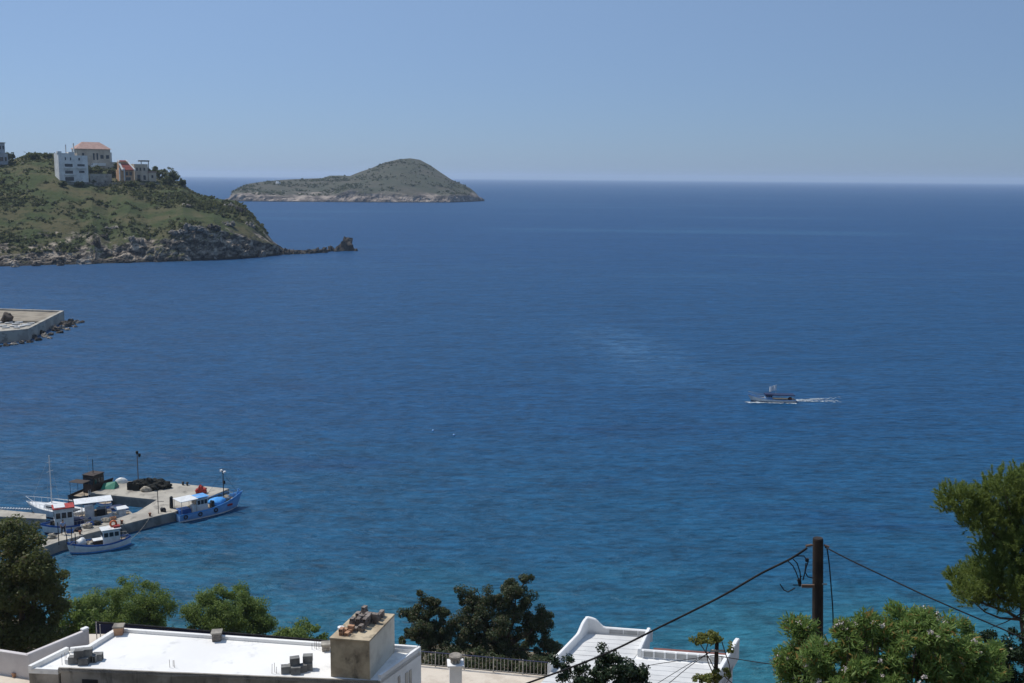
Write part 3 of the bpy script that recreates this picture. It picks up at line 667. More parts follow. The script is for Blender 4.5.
# ------------------------------------------------------------------ white flat-roofed house, left
ZR = 18.0
def lift(p, z): return Vector((p.x, p.y, z))
A = at_z(58, 666.5, ZR); B = at_z(380, 680, ZR); C = at_z(421, 650.5, ZR); D = at_z(118, 629, ZR)     # main roof corners
AL = at_z(28, 665.2, ZR); DL = at_z(66, 646.5, ZR)
def wallstrip(mb, a, b, t, z0, z1):
    a = Vector((a.x, a.y, 0)); b = Vector((b.x, b.y, 0)); d = (b - a).normalized(); n = Vector((-d.y, d.x, 0)) * t
    mb.hexa([lift(a, z0), lift(b, z0), lift(b + n, z0), lift(a + n, z0)], [lift(a, z1), lift(b, z1), lift(b + n, z1), lift(a + n, z1)])
def house_left():
    base = (A + B + C + D) / 4; base = Vector((base.x, base.y, 12.5))
    th = thing('white_house', 'flat-roofed house with a bright white roof and stained front wall', 'house', base)
    L = lambda p, z: Vector((p.x - base.x, p.y - base.y, z - base.z))
    sh = lambda p: Vector((p.x - base.x, p.y - base.y, 0))
    a, b, c, d = map(sh, (A, B, C, D)); al, dl = sh(AL), sh(DL)
    zr = ZR - base.z
    # roof slab, walls
    cen = (a + b + c + d) / 4
    MB().prism([a, b, c, d], zr - .22, zr - .08).build('roof', 'whiteroof', th)
    w_in = lambda p, k=0.012: p + (cen - p) * k
    mb = MB(); q = [w_in(p) for p in (a, b, c, d)]
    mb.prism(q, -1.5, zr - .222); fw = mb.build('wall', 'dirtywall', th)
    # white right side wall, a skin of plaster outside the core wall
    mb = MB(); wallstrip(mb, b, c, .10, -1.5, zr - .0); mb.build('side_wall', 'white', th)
    # low kerbs round the roof
    mb = MB()
    wallstrip(mb, a, b, .10, zr - .3, zr - .07)
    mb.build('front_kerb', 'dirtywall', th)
    mb = MB(); wallstrip(mb, c, d, .2, zr - .079, zr + .10); mb.build('back_kerb', 'whiteroof', th, bevel=.02)
    mb = MB(); wallstrip(mb, d, a + (d - a) * .1, .25, zr - .078, zr + .16); mb.build('left_kerb', 'whiteroof', th, bevel=.02)
    b2 = b + (c - b) * .02
    mb = MB(); wallstrip(mb, b2, c, .16, zr - .077, zr + .22); mb.build('right_kerb', 'white', th, bevel=.02)
    k = (c - d).normalized(); c0 = c - k * 1.4
    mb = MB(); wallstrip(mb, c - k * .17, c0, .16, zr - .076, zr + .26); mb.build('corner_kerb', 'white', th, bevel=.02)
    # dark weathered lip under the roof edge and a dark window on the front
    fd = (b - a).normalized(); fn = Vector((fd.y, -fd.x, 0))
    wi = w_in(a); wx = w_in(b)
    def front_box(t0, t1, z0, z1, thick=.03):
        p = wi.lerp(wx, t0); r_ = wi.lerp(wx, t1)
        m_ = MB(); m_.hexa([p + fn * thick + Vector((0, 0, z0)), r_ + fn * thick + Vector((0, 0, z0)), r_ - fn * .05 + Vector((0, 0, z0)), p - fn * .05 + Vector((0, 0, z0))],
                           [p + fn * thick + Vector((0, 0, z1)), r_ + fn * thick + Vector((0, 0, z1)), r_ - fn * .05 + Vector((0, 0, z1)), p - fn * .05 + Vector((0, 0, z1))]); return m_
    front_box(.068, .118, zr - 1.9, zr - .62).build('window', 'dark', th)
    front_box(.35, .40, zr - 1.9, zr - .75).build('window', 'dark', th)
    # shutters on the white side wall
    sdv = (c - b).normalized(); sn = Vector((sdv.y, -sdv.x, 0))
    for t0, t1, z0 in ((.60, .66, -1.5), (.69, .75, -1.5), (.42, .47, -1.4)):
        p = b.lerp(c, t0); r_ = b.lerp(c, t1)
        m_ = MB().hexa([p + sn * .03 + Vector((0, 0, zr + z0 - .6)), r_ + sn * .03 + Vector((0, 0, zr + z0 - .6)), r_ - sn * .02 + Vector((0, 0, zr + z0 - .6)), p - sn * .02 + Vector((0, 0, zr + z0 - .6))],
                       [p + sn * .03 + Vector((0, 0, zr + z0 + .9)), r_ + sn * .03 + Vector((0, 0, zr + z0 + .9)), r_ - sn * .02 + Vector((0, 0, zr + z0 + .9)), p - sn * .02 + Vector((0, 0, zr + z0 + .9))])
        m_.build('shutter', 'metal', th)
    # lower annex on the left
    ar = a + (d - a) * .58; ar0 = a + (a - d).normalized() * 0
    ann = [al, a - fd * .02, ar - fd * .02, dl]
    MB().prism(ann, zr - .42, zr - .26).build('annex_roof', 'whiteroof', th)
    ac = sum(ann, Vector()) / 4
    MB().prism([p + (ac - p) * .012 for p in ann], -1.5, zr - .422).build('annex_wall', 'dirtywall', th)
    mb = MB(); wallstrip(mb, dl, al, .22, zr - .259, zr + .0); wallstrip(mb, ar - fd * .03, dl + fd * .23, .2, zr - .257, zr - .012); mb.build('annex_kerb', 'whiteroof', th, bevel=.02)
    mb = MB(); wallstrip(mb, al + fd * .23, a - fd * .03, .12, zr - .258, zr - .16); mb.build('annex_front_kerb', 'white', th)
    return th
house_left()

# concrete hut on the roof
def hut():
    z0 = ZR - .076; zt = 19.95
    f1 = at_z(329.6, 637.5, zt); f2 = at_z(369.3, 640.5, zt); b2 = at_z(394.5, 614.0, zt); b1 = f1 + (b2 - f2)
    base = (f1 + f2 + b1 + b2) / 4; base.z = z0
    th = thing('roof_hut', 'stained concrete stair hut standing on the white roof', 'hut', base)
    s = lambda p: Vector((p.x - base.x, p.y - base.y, 0))
    q = [s(f1), s(f2), s(b2), s(b1)]
    MB().prism([p * .985 for p in q], 0, zt - z0 - .1).build('wall', 'hutwall', th)
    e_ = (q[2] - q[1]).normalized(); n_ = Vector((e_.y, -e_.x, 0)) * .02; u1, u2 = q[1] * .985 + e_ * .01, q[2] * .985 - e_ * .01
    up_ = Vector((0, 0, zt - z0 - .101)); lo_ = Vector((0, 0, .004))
    MB().hexa([u1 + lo_, u1 + n_ + lo_, u2 + n_ + lo_, u2 + lo_], [u1 + up_, u1 + n_ + up_, u2 + n_ + up_, u2 + up_]).build('side_wall', 'hutside', th)  # right face skin, roof bounce painted in as a lighter tone
    MB().prism([p * 1.015 for p in q], zt - z0 - .098, zt - z0).build('roof_slab', 'hutwall', th, bevel=.02)
    u = (s(f2) - s(f1)); v = (s(b1) - s(f1))
    return th, base, s(f1), u, v, zt
hutT, hb, hf, hu, hv, hzt = hut()
def brick_mesh(name, mat, size=(.31, .19, .165)):
    mb = MB(); a, b, h = size
    # hollow brick: shell with two open cells along its length
    t = .03; mb.box((0, 0, t / 2), (a, b, t)); mb.box((0, 0, h - t / 2), (a, b, t))
    for y in (-b / 2 + t / 2, 0, b / 2 - t / 2): mb.box((0, y, h / 2), (a * .998, t, h - 2 * t))
    mb.box((0, 0, h / 2), (.02, b - 2 * t, h - 2 * t))
    o = mb.build(name, mat); return o
proto = {k: brick_mesh('hollow_brick', k) for k in ('brick', 'brickorange')}
used = set()
def put(protos, key, loc, rz, tilt, label, group, cat):
    src = protos[key]
    if key in used: o = src.copy(); col.objects.link(o)
    else: o = src; used.add(key)
    o.location = loc; o.rotation_euler = (tilt[0], tilt[1], rz); tag(o, label, cat, group); return o
br = random.Random(3)
ang = math.atan2(hv.y, hv.x)
def hp(u, v): return hb + hf + hu * u + hv * v
for (u0, v0, nu, nv, nz, key, lab) in [
    (.30, .62, 4, 3, 3, 'brick', 'brown hollow brick in the far stack on the hut roof'),
    (.30, .30, 3, 3, 3, 'brick', 'brown hollow brick in the middle stack on the hut roof'),
    (.22, .13, 2, 2, 2, 'brickorange', 'orange clay brick in the nearest pile on the hut roof')]:
    laid = {(-1, i, j) for i in range(nu) for j in range(nv)}
    for k in range(nz):
        for i in range(nu):
            for j in range(nv):
                if br.random() < (.04 if k == 0 else .28 if k == 1 else .6): continue
                if (k - 1, i, j) not in laid: continue
                laid.add((k, i, j))
                p = hp(u0 + i * .150, v0 + j * .118)
                put(proto, key, (p.x + br.uniform(-.02, .02), p.y + br.uniform(-.02, .02), hzt + .002 + k * .168), ang + br.uniform(-.12, .12) + (0 if br.random() < .8 else 1.57), (0, 0), lab, lab.replace('brown hollow brick in', 'bricks in').replace('orange clay brick in', 'bricks in'), 'brick')
# white pot/bucket left of the bricks
p = hp(.10, .26)
mb = MB().tube([(0, 0, 0), (0, 0, .2), (0, 0, .26)], [.13, .16, .02], 12); tag(mb.build('bucket', 'white', loc=(p.x, p.y, hzt), smooth=False), 'small white upturned bucket beside the orange bricks', 'bucket')

cb = {'cblock': brick_mesh('cement_block', 'cblock', (.46, .34, .36))}
def blocks(spots, lab, grp):
    for (px, py, k, rz) in spots:
        p = at_z(px, py, ZR - .08); put(cb, 'cblock', (p.x, p.y, ZR - .078 + k * .362), rz, (0, 0), lab, grp, 'block')
blocks([(74, 663, 0, .1), (84, 664.3, 0, .1), (79, 661.5, 0, 1.2), (86, 661, 0, .2), (95, 661, 0, 1.4), (98, 660, 0, .1), (80, 663.4, 1, .15), (88, 662, 1, .3)], 'grey cement block in the heap at the left end of the white roof', 'cement blocks at the roof\'s left end')
blocks([(286, 672.5, 0, .2), (296, 673.4, 0, .1), (302, 671.5, 0, .4), (308, 669.5, 0, .2), (294, 670, 0, .9), (295, 671, 1, .3), (308, 668.6, 1, .1)], 'grey cement block in the heap beside the concrete hut', 'cement blocks beside the hut')
# small stub chimneys on the roof
def stub(px, py, w, h, mat, label, cap):
    p = at_z(px, py, ZR - .08); th = thing('roof_stub', label, 'chimney', (p.x, p.y, ZR - .078), .15)
    for k in range(4): pass
    mb = MB()
    for k in range(4): mb.box((0, 0, (k + .5) * h / 4), (w * (1 if k % 2 else .96), w * (1 if k % 2 else .96), h / 4 - .004))
    mb.build('stack', mat, th); MB().box((0, 0, h + .04), (w * 1.22, w * 1.22, .078)).build('cap', cap, th, bevel=.01)
stub(119, 634, .46, .42, 'brickorange', 'short brick chimney stub at the left back corner of the white roof', 'palerock')
stub(217, 640, .46, .42, 'palerock', 'short grey chimney stub on the back edge of the white roof', 'concrete')
stub(326, 650, .40, .32, 'palerock', 'low pale chimney stub touching the left side of the concrete hut', 'concrete')
# starter bars sticking out of the roof
for i, (px, py, n) in enumerate([(65, 662, 4), (173, 668, 3), (275, 674, 3), (315, 650, 4)]):
    lab = ['rusty starter bars on the annex roof beside the left block heap', 'rusty starter bars on the open middle of the white roof edge', 'rusty starter bars left of the block heap by the hut', 'pale starter bars at the roof back beside the hut'][i]
    p = at_z(px, py, ZR - .1); mb = MB()
    for k in range(n): mb.tube([(k * .11 - .15, (k % 2) * .14, -.05 if i else -.2), (k * .11 - .15 + br.uniform(-.03, .03), (k % 2) * .14, .42 + br.uniform(-.1, .12))], .011, 5)
    tag(mb.build('starter_bars', 'rebar', loc=(p.x, p.y, ZR - .1)), lab, 'rebar')

# cream garden wall at far left
def leftwall():
    zt = 18.2
    P0 = at_z(-60, 642, zt); P1 = at_z(28, 655.5, zt); P2 = at_z(89, 627.5, zt + .15)
    base = Vector((P1.x, P1.y, 15.8)); th = thing('garden_wall', 'cream garden wall bending round left of the white roof', 'wall', base)
    s = lambda p: Vector((p.x - base.x, p.y - base.y, 0))
    mb = MB(); wallstrip(mb, s(P0), s(P1), .22, -1.5, zt - base.z); mb.build('wall', 'lavender', th, bevel=.03)
    mb = MB(); d = (s(P2) - s(P1)).normalized(); wallstrip(mb, s(P1) + d * .004, s(P2), .24, -1.5, zt - base.z + .05); mb.build('wall', 'lavender', th, bevel=.05)
    mb = MB(); wallstrip(mb, s(P2) - d * .35, s(P2) + d * .02, .28, zt - base.z + .052, zt - base.z + .17); mb.build('end_cap', 'white', th, bevel=.04)
    # terrace between wall and house
    mb = MB(); q = [at_z(-70, 720, 16.9), at_z(50, 725, 16.9), at_z(75, 667, 16.9), at_z(-70, 664, 16.9)]
    mb.prism(q, 12.5, 16.95); tag(mb.build('terrace_floor', 'paving'), 'pale paved yard below the cream garden wall', 'terrace')
    p = at_z(14, 677, 16.95)
    mb = MB().tube([(0, 0, 0), (0, 0, .16), (0, 0, .2)], [.07, .11, .11], 10); tag(mb.build('flower_pot', 'brickorange', loc=(p.x, p.y, 16.952)), 'small dark flower pot on the pale yard by the cream wall', 'pot')
leftwall()
# yard behind with posts
p = at_z(104, 646, 16.8); q = [at_z(84, 652, 16.6), at_z(118, 660, 16.6), at_z(128, 634, 16.6), at_z(88, 634, 16.6)]
tag(MB().prism(q, 11, 16.6).build('back_yard', 'paving'), 'pale strip of yard between the cream wall and the white roof', 'terrace')
for i, (px, y0, y1) in enumerate([(101, 646, 622), (97, 640, 620)]):
    a_ = at_z(px, y0, 16.6); hgt = (y0 - y1) * a_.y / F_
    tag(MB().tube([(0, 0, 0), (0, 0, hgt)], .03, 8).build('fence_post', 'metal', loc=(a_.x, a_.y, 16.602)), ['thin pale metal post in the yard nearest the brick chimney stub', 'thin pale metal post in the yard close to the cream wall end'][i], 'post')
# dark mesh fence strip running behind the roof
def backfence():
    pts = [at_y(95, 622, 59), at_y(135, 625, 58.5), at_y(230, 633, 57.6), at_y(330, 641, 56.5)]
    base = Vector((pts[0].x, pts[0].y, 14)); th = thing('mesh_fence', 'dark netting fence running along behind the white roof', 'fence', base)
    mb = MB()
    for a, b in zip(pts[:-1], pts[1:]): wallstrip(mb, a - base, b - base, .05, 0, min(a.z, b.z) - base.z)
    mb.build('netting', 'navy', th)
    mb = MB(); mb.tube([p - base + Vector((0, 0, .0)) for p in pts], .05, 6); mb.build('top_rail', 'cable', th)
backfence()

# ------------------------------------------------------------------ beige terrace with railing and chimney pillar
def terrace():
    z = 13.0
    a = at_z(395, 662.5, z); b = at_z(562, 677.5, z)
    d = (b - a); d.z = 0; Ln = d.length; d.normalize(); n = Vector((d.y, -d.x, 0))      # n points to the camera
    q = [a + n * 14 - d * 3, b + n * 14 + d * 1.5, b + d * 1.5, a - d * 3]
    tag(MB().prism([(p.x, p.y) for p in q], 6, z).build('terrace', 'paving'), 'pale terrace behind the iron railing next to the white house', 'terrace')
    th = thing('terrace_railing', 'pale metal railing along the sea edge of the terrace', 'railing', (a.x, a.y, z), math.atan2(d.y, d.x))
    off = .12; Hh = .92
    MB().tube([(0, -off, Hh), (Ln, -off, Hh)], .034, 8).build('top_rail', 'navy', th)
    MB().tube([(0, -off, .12), (Ln, -off, .12)], .016, 8).build('bottom_rail', 'metal', th)
    k = 0; x = .1; nb = 46
    proto_b = None
    for i in range(nb):
        x = (i + .5) * Ln / nb
        if i % 8 == 3:
            MB().box((x, -off, Hh / 2 + .03), (.05, .05, Hh + .06)).build('post', 'metal', th)
        elif proto_b is None:
            proto_b = MB().tube([(0, 0, .1), (0, 0, Hh)], .014, 6).build('baluster', 'metal', th); proto_b.location = (x, -off, 0)
        else:
            o = proto_b.copy(); col.objects.link(o); o.parent = th; o.location = (x, -off, 0)
    # dark shade net over the top half of the railing's far side
    # pillar
    p = at_y(455.5, 683, 54.0)
    t2 = thing('chimney_pillar', 'square white chimney pillar with a round cap on the terrace', 'chimney', (p.x, p.y, z), .1)
    top = at_y(455.5, 664, 54.0).z - z; s = 54 / F_
    MB().box((0, 0, top / 2), (13 * s, 13 * s, top)).build('pillar', 'white', t2)
    MB().box((0, 0, top + .052), (17.5 * s, 17.5 * s, .1)).build('ledge', 'white', t2, bevel=.02)
    mb = MB()
    for i in range(8):
        an = i * math.pi / 4; mb.box((.22 * math.cos(an), .22 * math.sin(an), top + .1 + .125), (.1, .1, .25), an)
    mb.build('vent', 'concrete', t2)
    mb = MB().tube([(0, 0, top + .353), (0, 0, top + .50), (0, 0, top + .56)], [.36, .36, .28], 20); mb.build('cap', 'palerock', t2, smooth=False)
    return a, d, n, z, Ln
TA, TD, TN, TZ, TL = terrace()
# white lamp/flower specks: small white post lamp in the dark tree
for i, (px, py, Y) in enumerate([(421, 632, 66), (426, 645, 66)]):
    pass

# ------------------------------------------------------------------ white roof terrace, right
def house_right():
    z = 14.5
    cs = {k: at_z(px, py, z) for k, (px, py) in dict(bl=(587, 634.5), br=(650, 638.5), n1=(641, 657.5), n2=(733, 664.5), fl=(548, 676)).items()}
    bl, br_, n1, n2, fl = (cs[k] for k in ('bl', 'br', 'n1', 'n2', 'fl'))
    base = Vector((bl.x, bl.y, 8.5)); th = thing('terraced_house', 'white house with a banded roof terrace and curved parapet horns', 'house', base)
    s = lambda p: Vector((p.x - base.x, p.y - base.y, 0)); zr = z - base.z
    d = (s(br_) - s(bl)).normalized()
    lw = (s(fl) - s(bl)).normalized()
    front_l = s(bl) + lw * 13; front_r = s(n2) + lw * 10
    poly = [front_l, front_r, s(n2), s(n1), s(br_), s(bl)]
    MB().prism(poly, -3, zr).build('wall', 'white', th)
    # floor made of slabs with open joints
    mb = MB(); 
    for k in range(18):
        a0 = s(bl) + lw * (k * .62 + .01); b0 = s(br_) + lw * (k * .62 + .01)
        if k * .62 > (s(n1) - s(br_)).length - .1: b0 = s(n2) + lw * (k * .62 - (s(n1) - s(br_)).length * 1.0 + .01)
        a1 = a0 + lw * .585; b1 = b0 + lw * .585
        if (b0 - a0).length > 20: continue
        mb.hexa([a0 + Vector((0, 0, zr + .004))] + [b0 + Vector((0, 0, zr + .004)), b1 + Vector((0, 0, zr + .004)), a1 + Vector((0, 0, zr + .004))],
                [a0 + Vector((0, 0, zr + .05)), b0 + Vector((0, 0, zr + .05)), b1 + Vector((0, 0, zr + .05)), a1 + Vector((0, 0, zr + .05))])
    mb.build('floor_slabs', 'slab', th)
    def curved(p0, d_, L, prof, t, name, mat='white'):
        """parapet with a curved top: prof = [(fraction, height)]"""
        n = Vector((-d_.y, d_.x, 0)); m_ = MB(); rings = []
        N_ = 26
        for i in range(N_ + 1):
            f = i / N_; h = interp(f, prof); p = p0 + d_ * (L * f)
            e = .05
            rings.append([p + Vector((0, 0, zr - .3)), p + Vector((0, 0, zr + h - e)), p + n * e * .8 + Vector((0, 0, zr + h)), p + n * (t - e * .8) + Vector((0, 0, zr + h)), p + n * t + Vector((0, 0, zr + h - e)), p + n * t + Vector((0, 0, zr - .3))])
        m_.loft(rings, close=True); k = len(rings[0]); o_ = len(m_.v) - k
        m_.f.append(tuple(range(k))); m_.f.append(tuple(range(o_, o_ + k))[::-1])
        return m_.build(name, mat, th, smooth=False)
    t = .22
    sm = lambda a, b, n=7: [(a[0] + (b[0] - a[0]) * i / n, a[1] + (b[1] - a[1]) * (0.5 - 0.5 * math.cos(math.pi * i / n))) for i in range(n + 1)]
    # left parapet running towards the sea, rising to a rounded horn at its far end
    Ll = 5.6
    curved(s(bl) + lw * Ll, -lw, Ll + .2, [(0, .55)] + sm((.74, .55), (.93, .98)) + [(.97, 1.02), (1, .98)], t, 'left_parapet')
    curved(s(bl) + lw * 11, -lw, 3.4, [(0, .9), (.4, .85)] + sm((.45, .8), (1, .12)), t, 'front_parapet')
    # back parapet with the same horn at its left end
    Lb = (s(br_) - s(bl)).length
    curved(s(bl) - lw * .205 - d * .2, d, Lb + .3, [(0, .98), (.03, 1.02), (.10, .98)] + sm((.12, .95), (.30, .42)) + [(1, .38)], t, 'back_parapet')
    # step wall between the two parts of the terrace
    L3 = (s(n1) - s(br_)).length
    curved(s(n1) - lw * .02, (s(br_) - s(n1)).normalized(), L3 + .12, [(0, .50), (1, .62)], t, 'step_parapet')
    # parapet in front of the sea, right part
    d2 = (s(n2) - s(n1)).normalized(); L4 = (s(n2) - s(n1)).length
    curved(s(n1) + d2 * .02, d2, L4 - .05, [(0, .46), (1, .46)], t, 'sea_parapet')
    for f in np.linspace(.02, .98, 9):
        p = s(n1) + d2 * (L4 * f); q = Vector((d2.y, -d2.x, 0))
        MB().box((p.x + q.x * .03, p.y + q.y * .03, zr + .26), (.10, .14, .40), math.atan2(d2.y, d2.x)).build('parapet_rib', 'white', th)
    fr_ = list(np.linspace(.02, .98, 9)); q = Vector((d2.y, -d2.x, 0)); an_ = math.atan2(d2.y, d2.x)
    for f0, f1 in zip(fr_[:-1], fr_[1:]):
        p = s(n1) + d2 * (L4 * (f0 + f1) / 2); MB().box((p.x + q.x * .012, p.y + q.y * .012, zr + .25), (L4 * (f1 - f0) - .12, .05, .30), an_).build('parapet_panel', 'panelgrey', th)
    q = Vector((d.y, -d.x, 0)); an_ = math.atan2(d.y, d.x)
    for f0, f1 in ((.34, .55), (.57, .78), (.80, .97)):
        p = s(bl) - lw * .205 + d * (Lb * (f0 + f1) / 2); MB().box((p.x + q.x * .012, p.y + q.y * .012, zr + .22), (Lb * (f1 - f0), .05, .26), an_).build('parapet_panel', 'panelgrey', th)
    # right parapet: a horn at the far corner sweeping down towards the front
    w2 = lw
    curved(s(n2) + w2 * 8, -w2, 9.5, [(0, .9), (.6, .92), (.98, 1.0), (1, .96)], .26, 'right_parapet')
    # red tiled lean-to below the sea parapet, seen as a thin red line
    p0 = s(n1) + Vector((-d2.y, d2.x, 0)) * .3; p1 = s(n2) + Vector((-d2.y, d2.x, 0)) * .3; u = Vector((-d2.y, d2.x, 0))
    MB().hexa([p0 + d2 * .7 + Vector((0, 0, zr + .24)), p1 + Vector((0, 0, zr + .24)), p1 + u * .4 + Vector((0, 0, zr + .26)), p0 + d2 * .7 + u * .4 + Vector((0, 0, zr + .26))],
              [p0 + d2 * .7 + Vector((0, 0, zr + .32)), p1 + Vector((0, 0, zr + .32)), p1 + u * .4 + Vector((0, 0, zr + .34)), p0 + d2 * .7 + u * .4 + Vector((0, 0, zr + .34))]).build('tiled_roof', 'tiledull', th)
    # window on the right outer wall
    o2 = s(n2) + w2 * 3.0; rn = Vector((-w2.y, w2.x, 0)); rn = rn if rn.x > 0 else -rn
    return th
house_right()

# ------------------------------------------------------------------ utility pole, post and cables
def pole():
    Y = 24.0; s = Y / F_
    top = at_y(818, 538, Y); bot0 = at_y(817.5, 645, Y)
    dirv = (bot0 - top); foot = top + dirv * 2.2
    base = Vector((foot.x, foot.y, ground(foot.x, foot.y))); foot = top + dirv * ((base.z - top.z) / dirv.z); base = foot
    th = thing('utility_pole', 'thick dark timber utility pole standing in the oleander', 'pole', base)
    t_ = top - base
    MB().tube([Vector((0, 0, -.4)), t_ * .5, t_ * .995, t_], [.155, .138, .124, .112], 16).build('pole', 'pole', th, smooth=False)
    P = lambda px, py, dy=0: at_y(px, py, Y + dy) - base
    MB().tube([P(812, 545, -.1), P(806, 546, -.15)], .03, 7).build('hook', 'rebar', th)
    MB().tube([P(824, 545, -.1), P(829, 547, -.12)], .025, 7).build('hook', 'rebar', th)
    mb = MB(); mb.box(P(808, 586, -.12), (.30, .05, .07)); mb.build('bracket', 'rebar', th)
    MB().tube([P(800, 586, -.15), P(799, 580, -.15), P(801.5, 576, -.15)], [.03, .05, .02], 8).build('insulator', 'cable', th)
    # loose drooping jumper cables between the bundle end and the bracket
    for pts in ([(793, 559), (797, 563), (800, 572), (801, 584)], [(796, 556), (804, 556), (808, 562), (806, 568), (803, 580)], [(788, 561), (793, 566), (796, 572), (800, 583)], [(806, 563), (805, 572), (808, 577), (813, 578)],
                [(800, 585), (793, 585)], [(780, 584), (784, 590), (788, 592), (795, 588)]):
        MB().tube([P(a, b, -.15 - .02 * i) for i, (a, b) in enumerate(pts)], .014, 6).build('jumper_cable', 'cable', th)
    MB().box(P(807, 560, -.18), (.07, .07, .08)).build('clamp', 'cable', th)
    MB().tube([P(822, 584, -.1), P(827, 584, -.1)], .018, 6).build('spike', 'metal', th)
    return th
pole()
def cable(name, pts, r, label, sub=6, n=7, cat='cable', mat='cable'):
    pts = [at_y(*p) for p in pts]; out_ = []
    for i in range(len(pts) - 1):
        p0, p1, p2, p3 = pts[max(i - 1, 0)], pts[i], pts[i + 1], pts[min(i + 2, len(pts) - 1)]
        for k in range(sub):
            t = k / sub
            out_.append(.5 * ((2 * p1) + (p2 - p0) * t + (2 * p0 - 5 * p1 + 4 * p2 - p3) * t * t + (3 * p1 - p0 - 3 * p2 + p3) * t ** 3))
    out_.append(pts[-1]); c = out_[0]
    o = MB().tube([p - c for p in out_], r, n).build(name, mat, loc=c, smooth=True)
    return tag(o, label, cat)
cable('power_cable', [(807, 548, 23.8), (790, 559, 23.9), (760, 574, 24.2), (720, 597, 24.7), (660, 627, 25.4), (600, 656, 26.2), (525, 684, 27.4), (440, 714, 29)], .027, 'thick black bundled cable sloping from the pole to lower left')
cable('power_cable', [(825, 547, 23.9), (850, 560, 23.4), (890, 579, 22.8), (935, 600, 22.2), (1000, 628, 21.5), (1060, 655, 21)], .016, 'thin black cable running from the pole top towards the pine')
cable('drop_cable', [(827, 548, 23.85), (829, 562, 23.86), (831, 585, 23.88), (833, 615, 23.9), (833, 650, 23.9)], .015, 'black cable hanging straight down beside the pole')

def post():
    Y = 34.0
    top = at_y(717, 640, Y); bx = top.x; base = Vector((top.x + .02, top.y, ground(top.x, top.y)))
    th = thing('wire_post', 'thin dark post with a vine, before the white terrace', 'post', base)
    h = top.z - base.z
    MB().tube([(0, 0, -.3), (-.01, 0, h * .6), (-.02, 0, h)], [.09, .08, .07], 10).build('post', 'pole', th)
    MB().box((0, -.08, h - .35), (.5, .05, .06)).build('crossbar', 'metal', th)
    # creeper
    rg = np.random.default_rng(44)
    t2 = thing('vine', 'yellow-green creeper sprouting over the thin wire post', 'vine', base)
    cl = [px_clump(c[0], c[1], Y - .1, c[2], c[3], None, base) for c in [(708, 640, 12, 6), (698, 641, 7, 4), (716, 638, 7, 7), (710, 634, 6, 4), (708, 678, 9, 6), (716, 674, 6, 8), (700, 680, 6, 4), (731, 648, 3, 6), (727, 672, 4, 6)]]
    leafy('foliage', cl, t2, 'l_vine', 60, .13, 3200, .06, .10, rg, shell=.2)
    mb = MB(); P = lambda px, py, dy=0: at_y(px, py, Y + dy) - base
    for pts in ([(711, 690), (714, 676), (708, 662), (706, 650), (709, 640)], [(722, 690), (731, 676), (729, 664), (725, 652), (722, 642)], [(716, 684), (724, 676), (733, 684), (740, 692)], [(716, 672), (710, 660), (703, 648), (698, 641)]):
        mb.tube([P(a, b, -.1) for a, b in pts], .018, 6)
    mb.build('stem', 'bark', t2)
post()
cable('thin_wire', [(640, 667, 36), (660, 663.5, 35.4), (690, 659, 34.4), (716, 655, 34)], .012, 'thin black wire running left from the post across the white terrace')
cable('thin_wire', [(718, 656, 34), (740, 659.5, 32), (770, 664, 29), (800, 666, 26)], .015, 'black wire running right from the post to the oleander')
cable('thin_wire', [(712, 651, 34), (690, 666, 33), (668, 684, 32.2), (640, 706, 31.5)], .012, 'upper slanting wire from the post down across the terrace')
cable('thin_wire', [(710, 652, 34), (684, 667, 33), (655, 685, 32.2), (630, 702, 31.5)], .010, 'lower slanting wire from the post down across the terrace')

# ------------------------------------------------------------------ houses on the headland
def facing(p): return -math.atan2(p.x, p.y)
def on_hill(px, py):
    q = px
    for _ in range(4):
        p = head.hit(q, py); q += px - project(p)[0]
    return p, p.y / F_
class Local:
    """a thing on the headland; local x across the view, y away from it, z up, measured in picture pixels of its distance"""
    def __init__(s, name, label, cat, px, py, group=None, p=None, sc=None):
        s.p, s.s = on_hill(px, py) if p is None else (p, sc)
        s.px, s.py = px, py; s.c = s.p.y / math.hypot(s.p.x, s.p.y)
        s.th = thing(name, label, cat, s.p, facing(s.p) + 0.26, group)
    def box(s, name, mat, x0, x1, y0, y1, d0=0.0, d1=8.0, taper=1.0, parent=None, deep=0.0):
        k = s.s; X0, X1 = (x0 - s.px) * k * s.c, (x1 - s.px) * k * s.c; Z0, Z1 = (s.py - y1) * k - deep, (s.py - y0) * k
        mb = MB().box(((X0 + X1) / 2, (d0 + d1) / 2, (Z0 + Z1) / 2), (X1 - X0, d1 - d0, Z1 - Z0), 0, taper)
        return mb.build(name, mat, parent or s.th)
    def window(s, x0, x1, y0, y1, d=0.0, frame='stucco'):
        w = s.box('window', frame, x0 - .25, x1 + .25, y0 - .25, y1 + .25, d - .10, d + .05)
        s.box('pane', 'glass', x0, x1, y0, y1, d - .14, d - .08, parent=w); return w

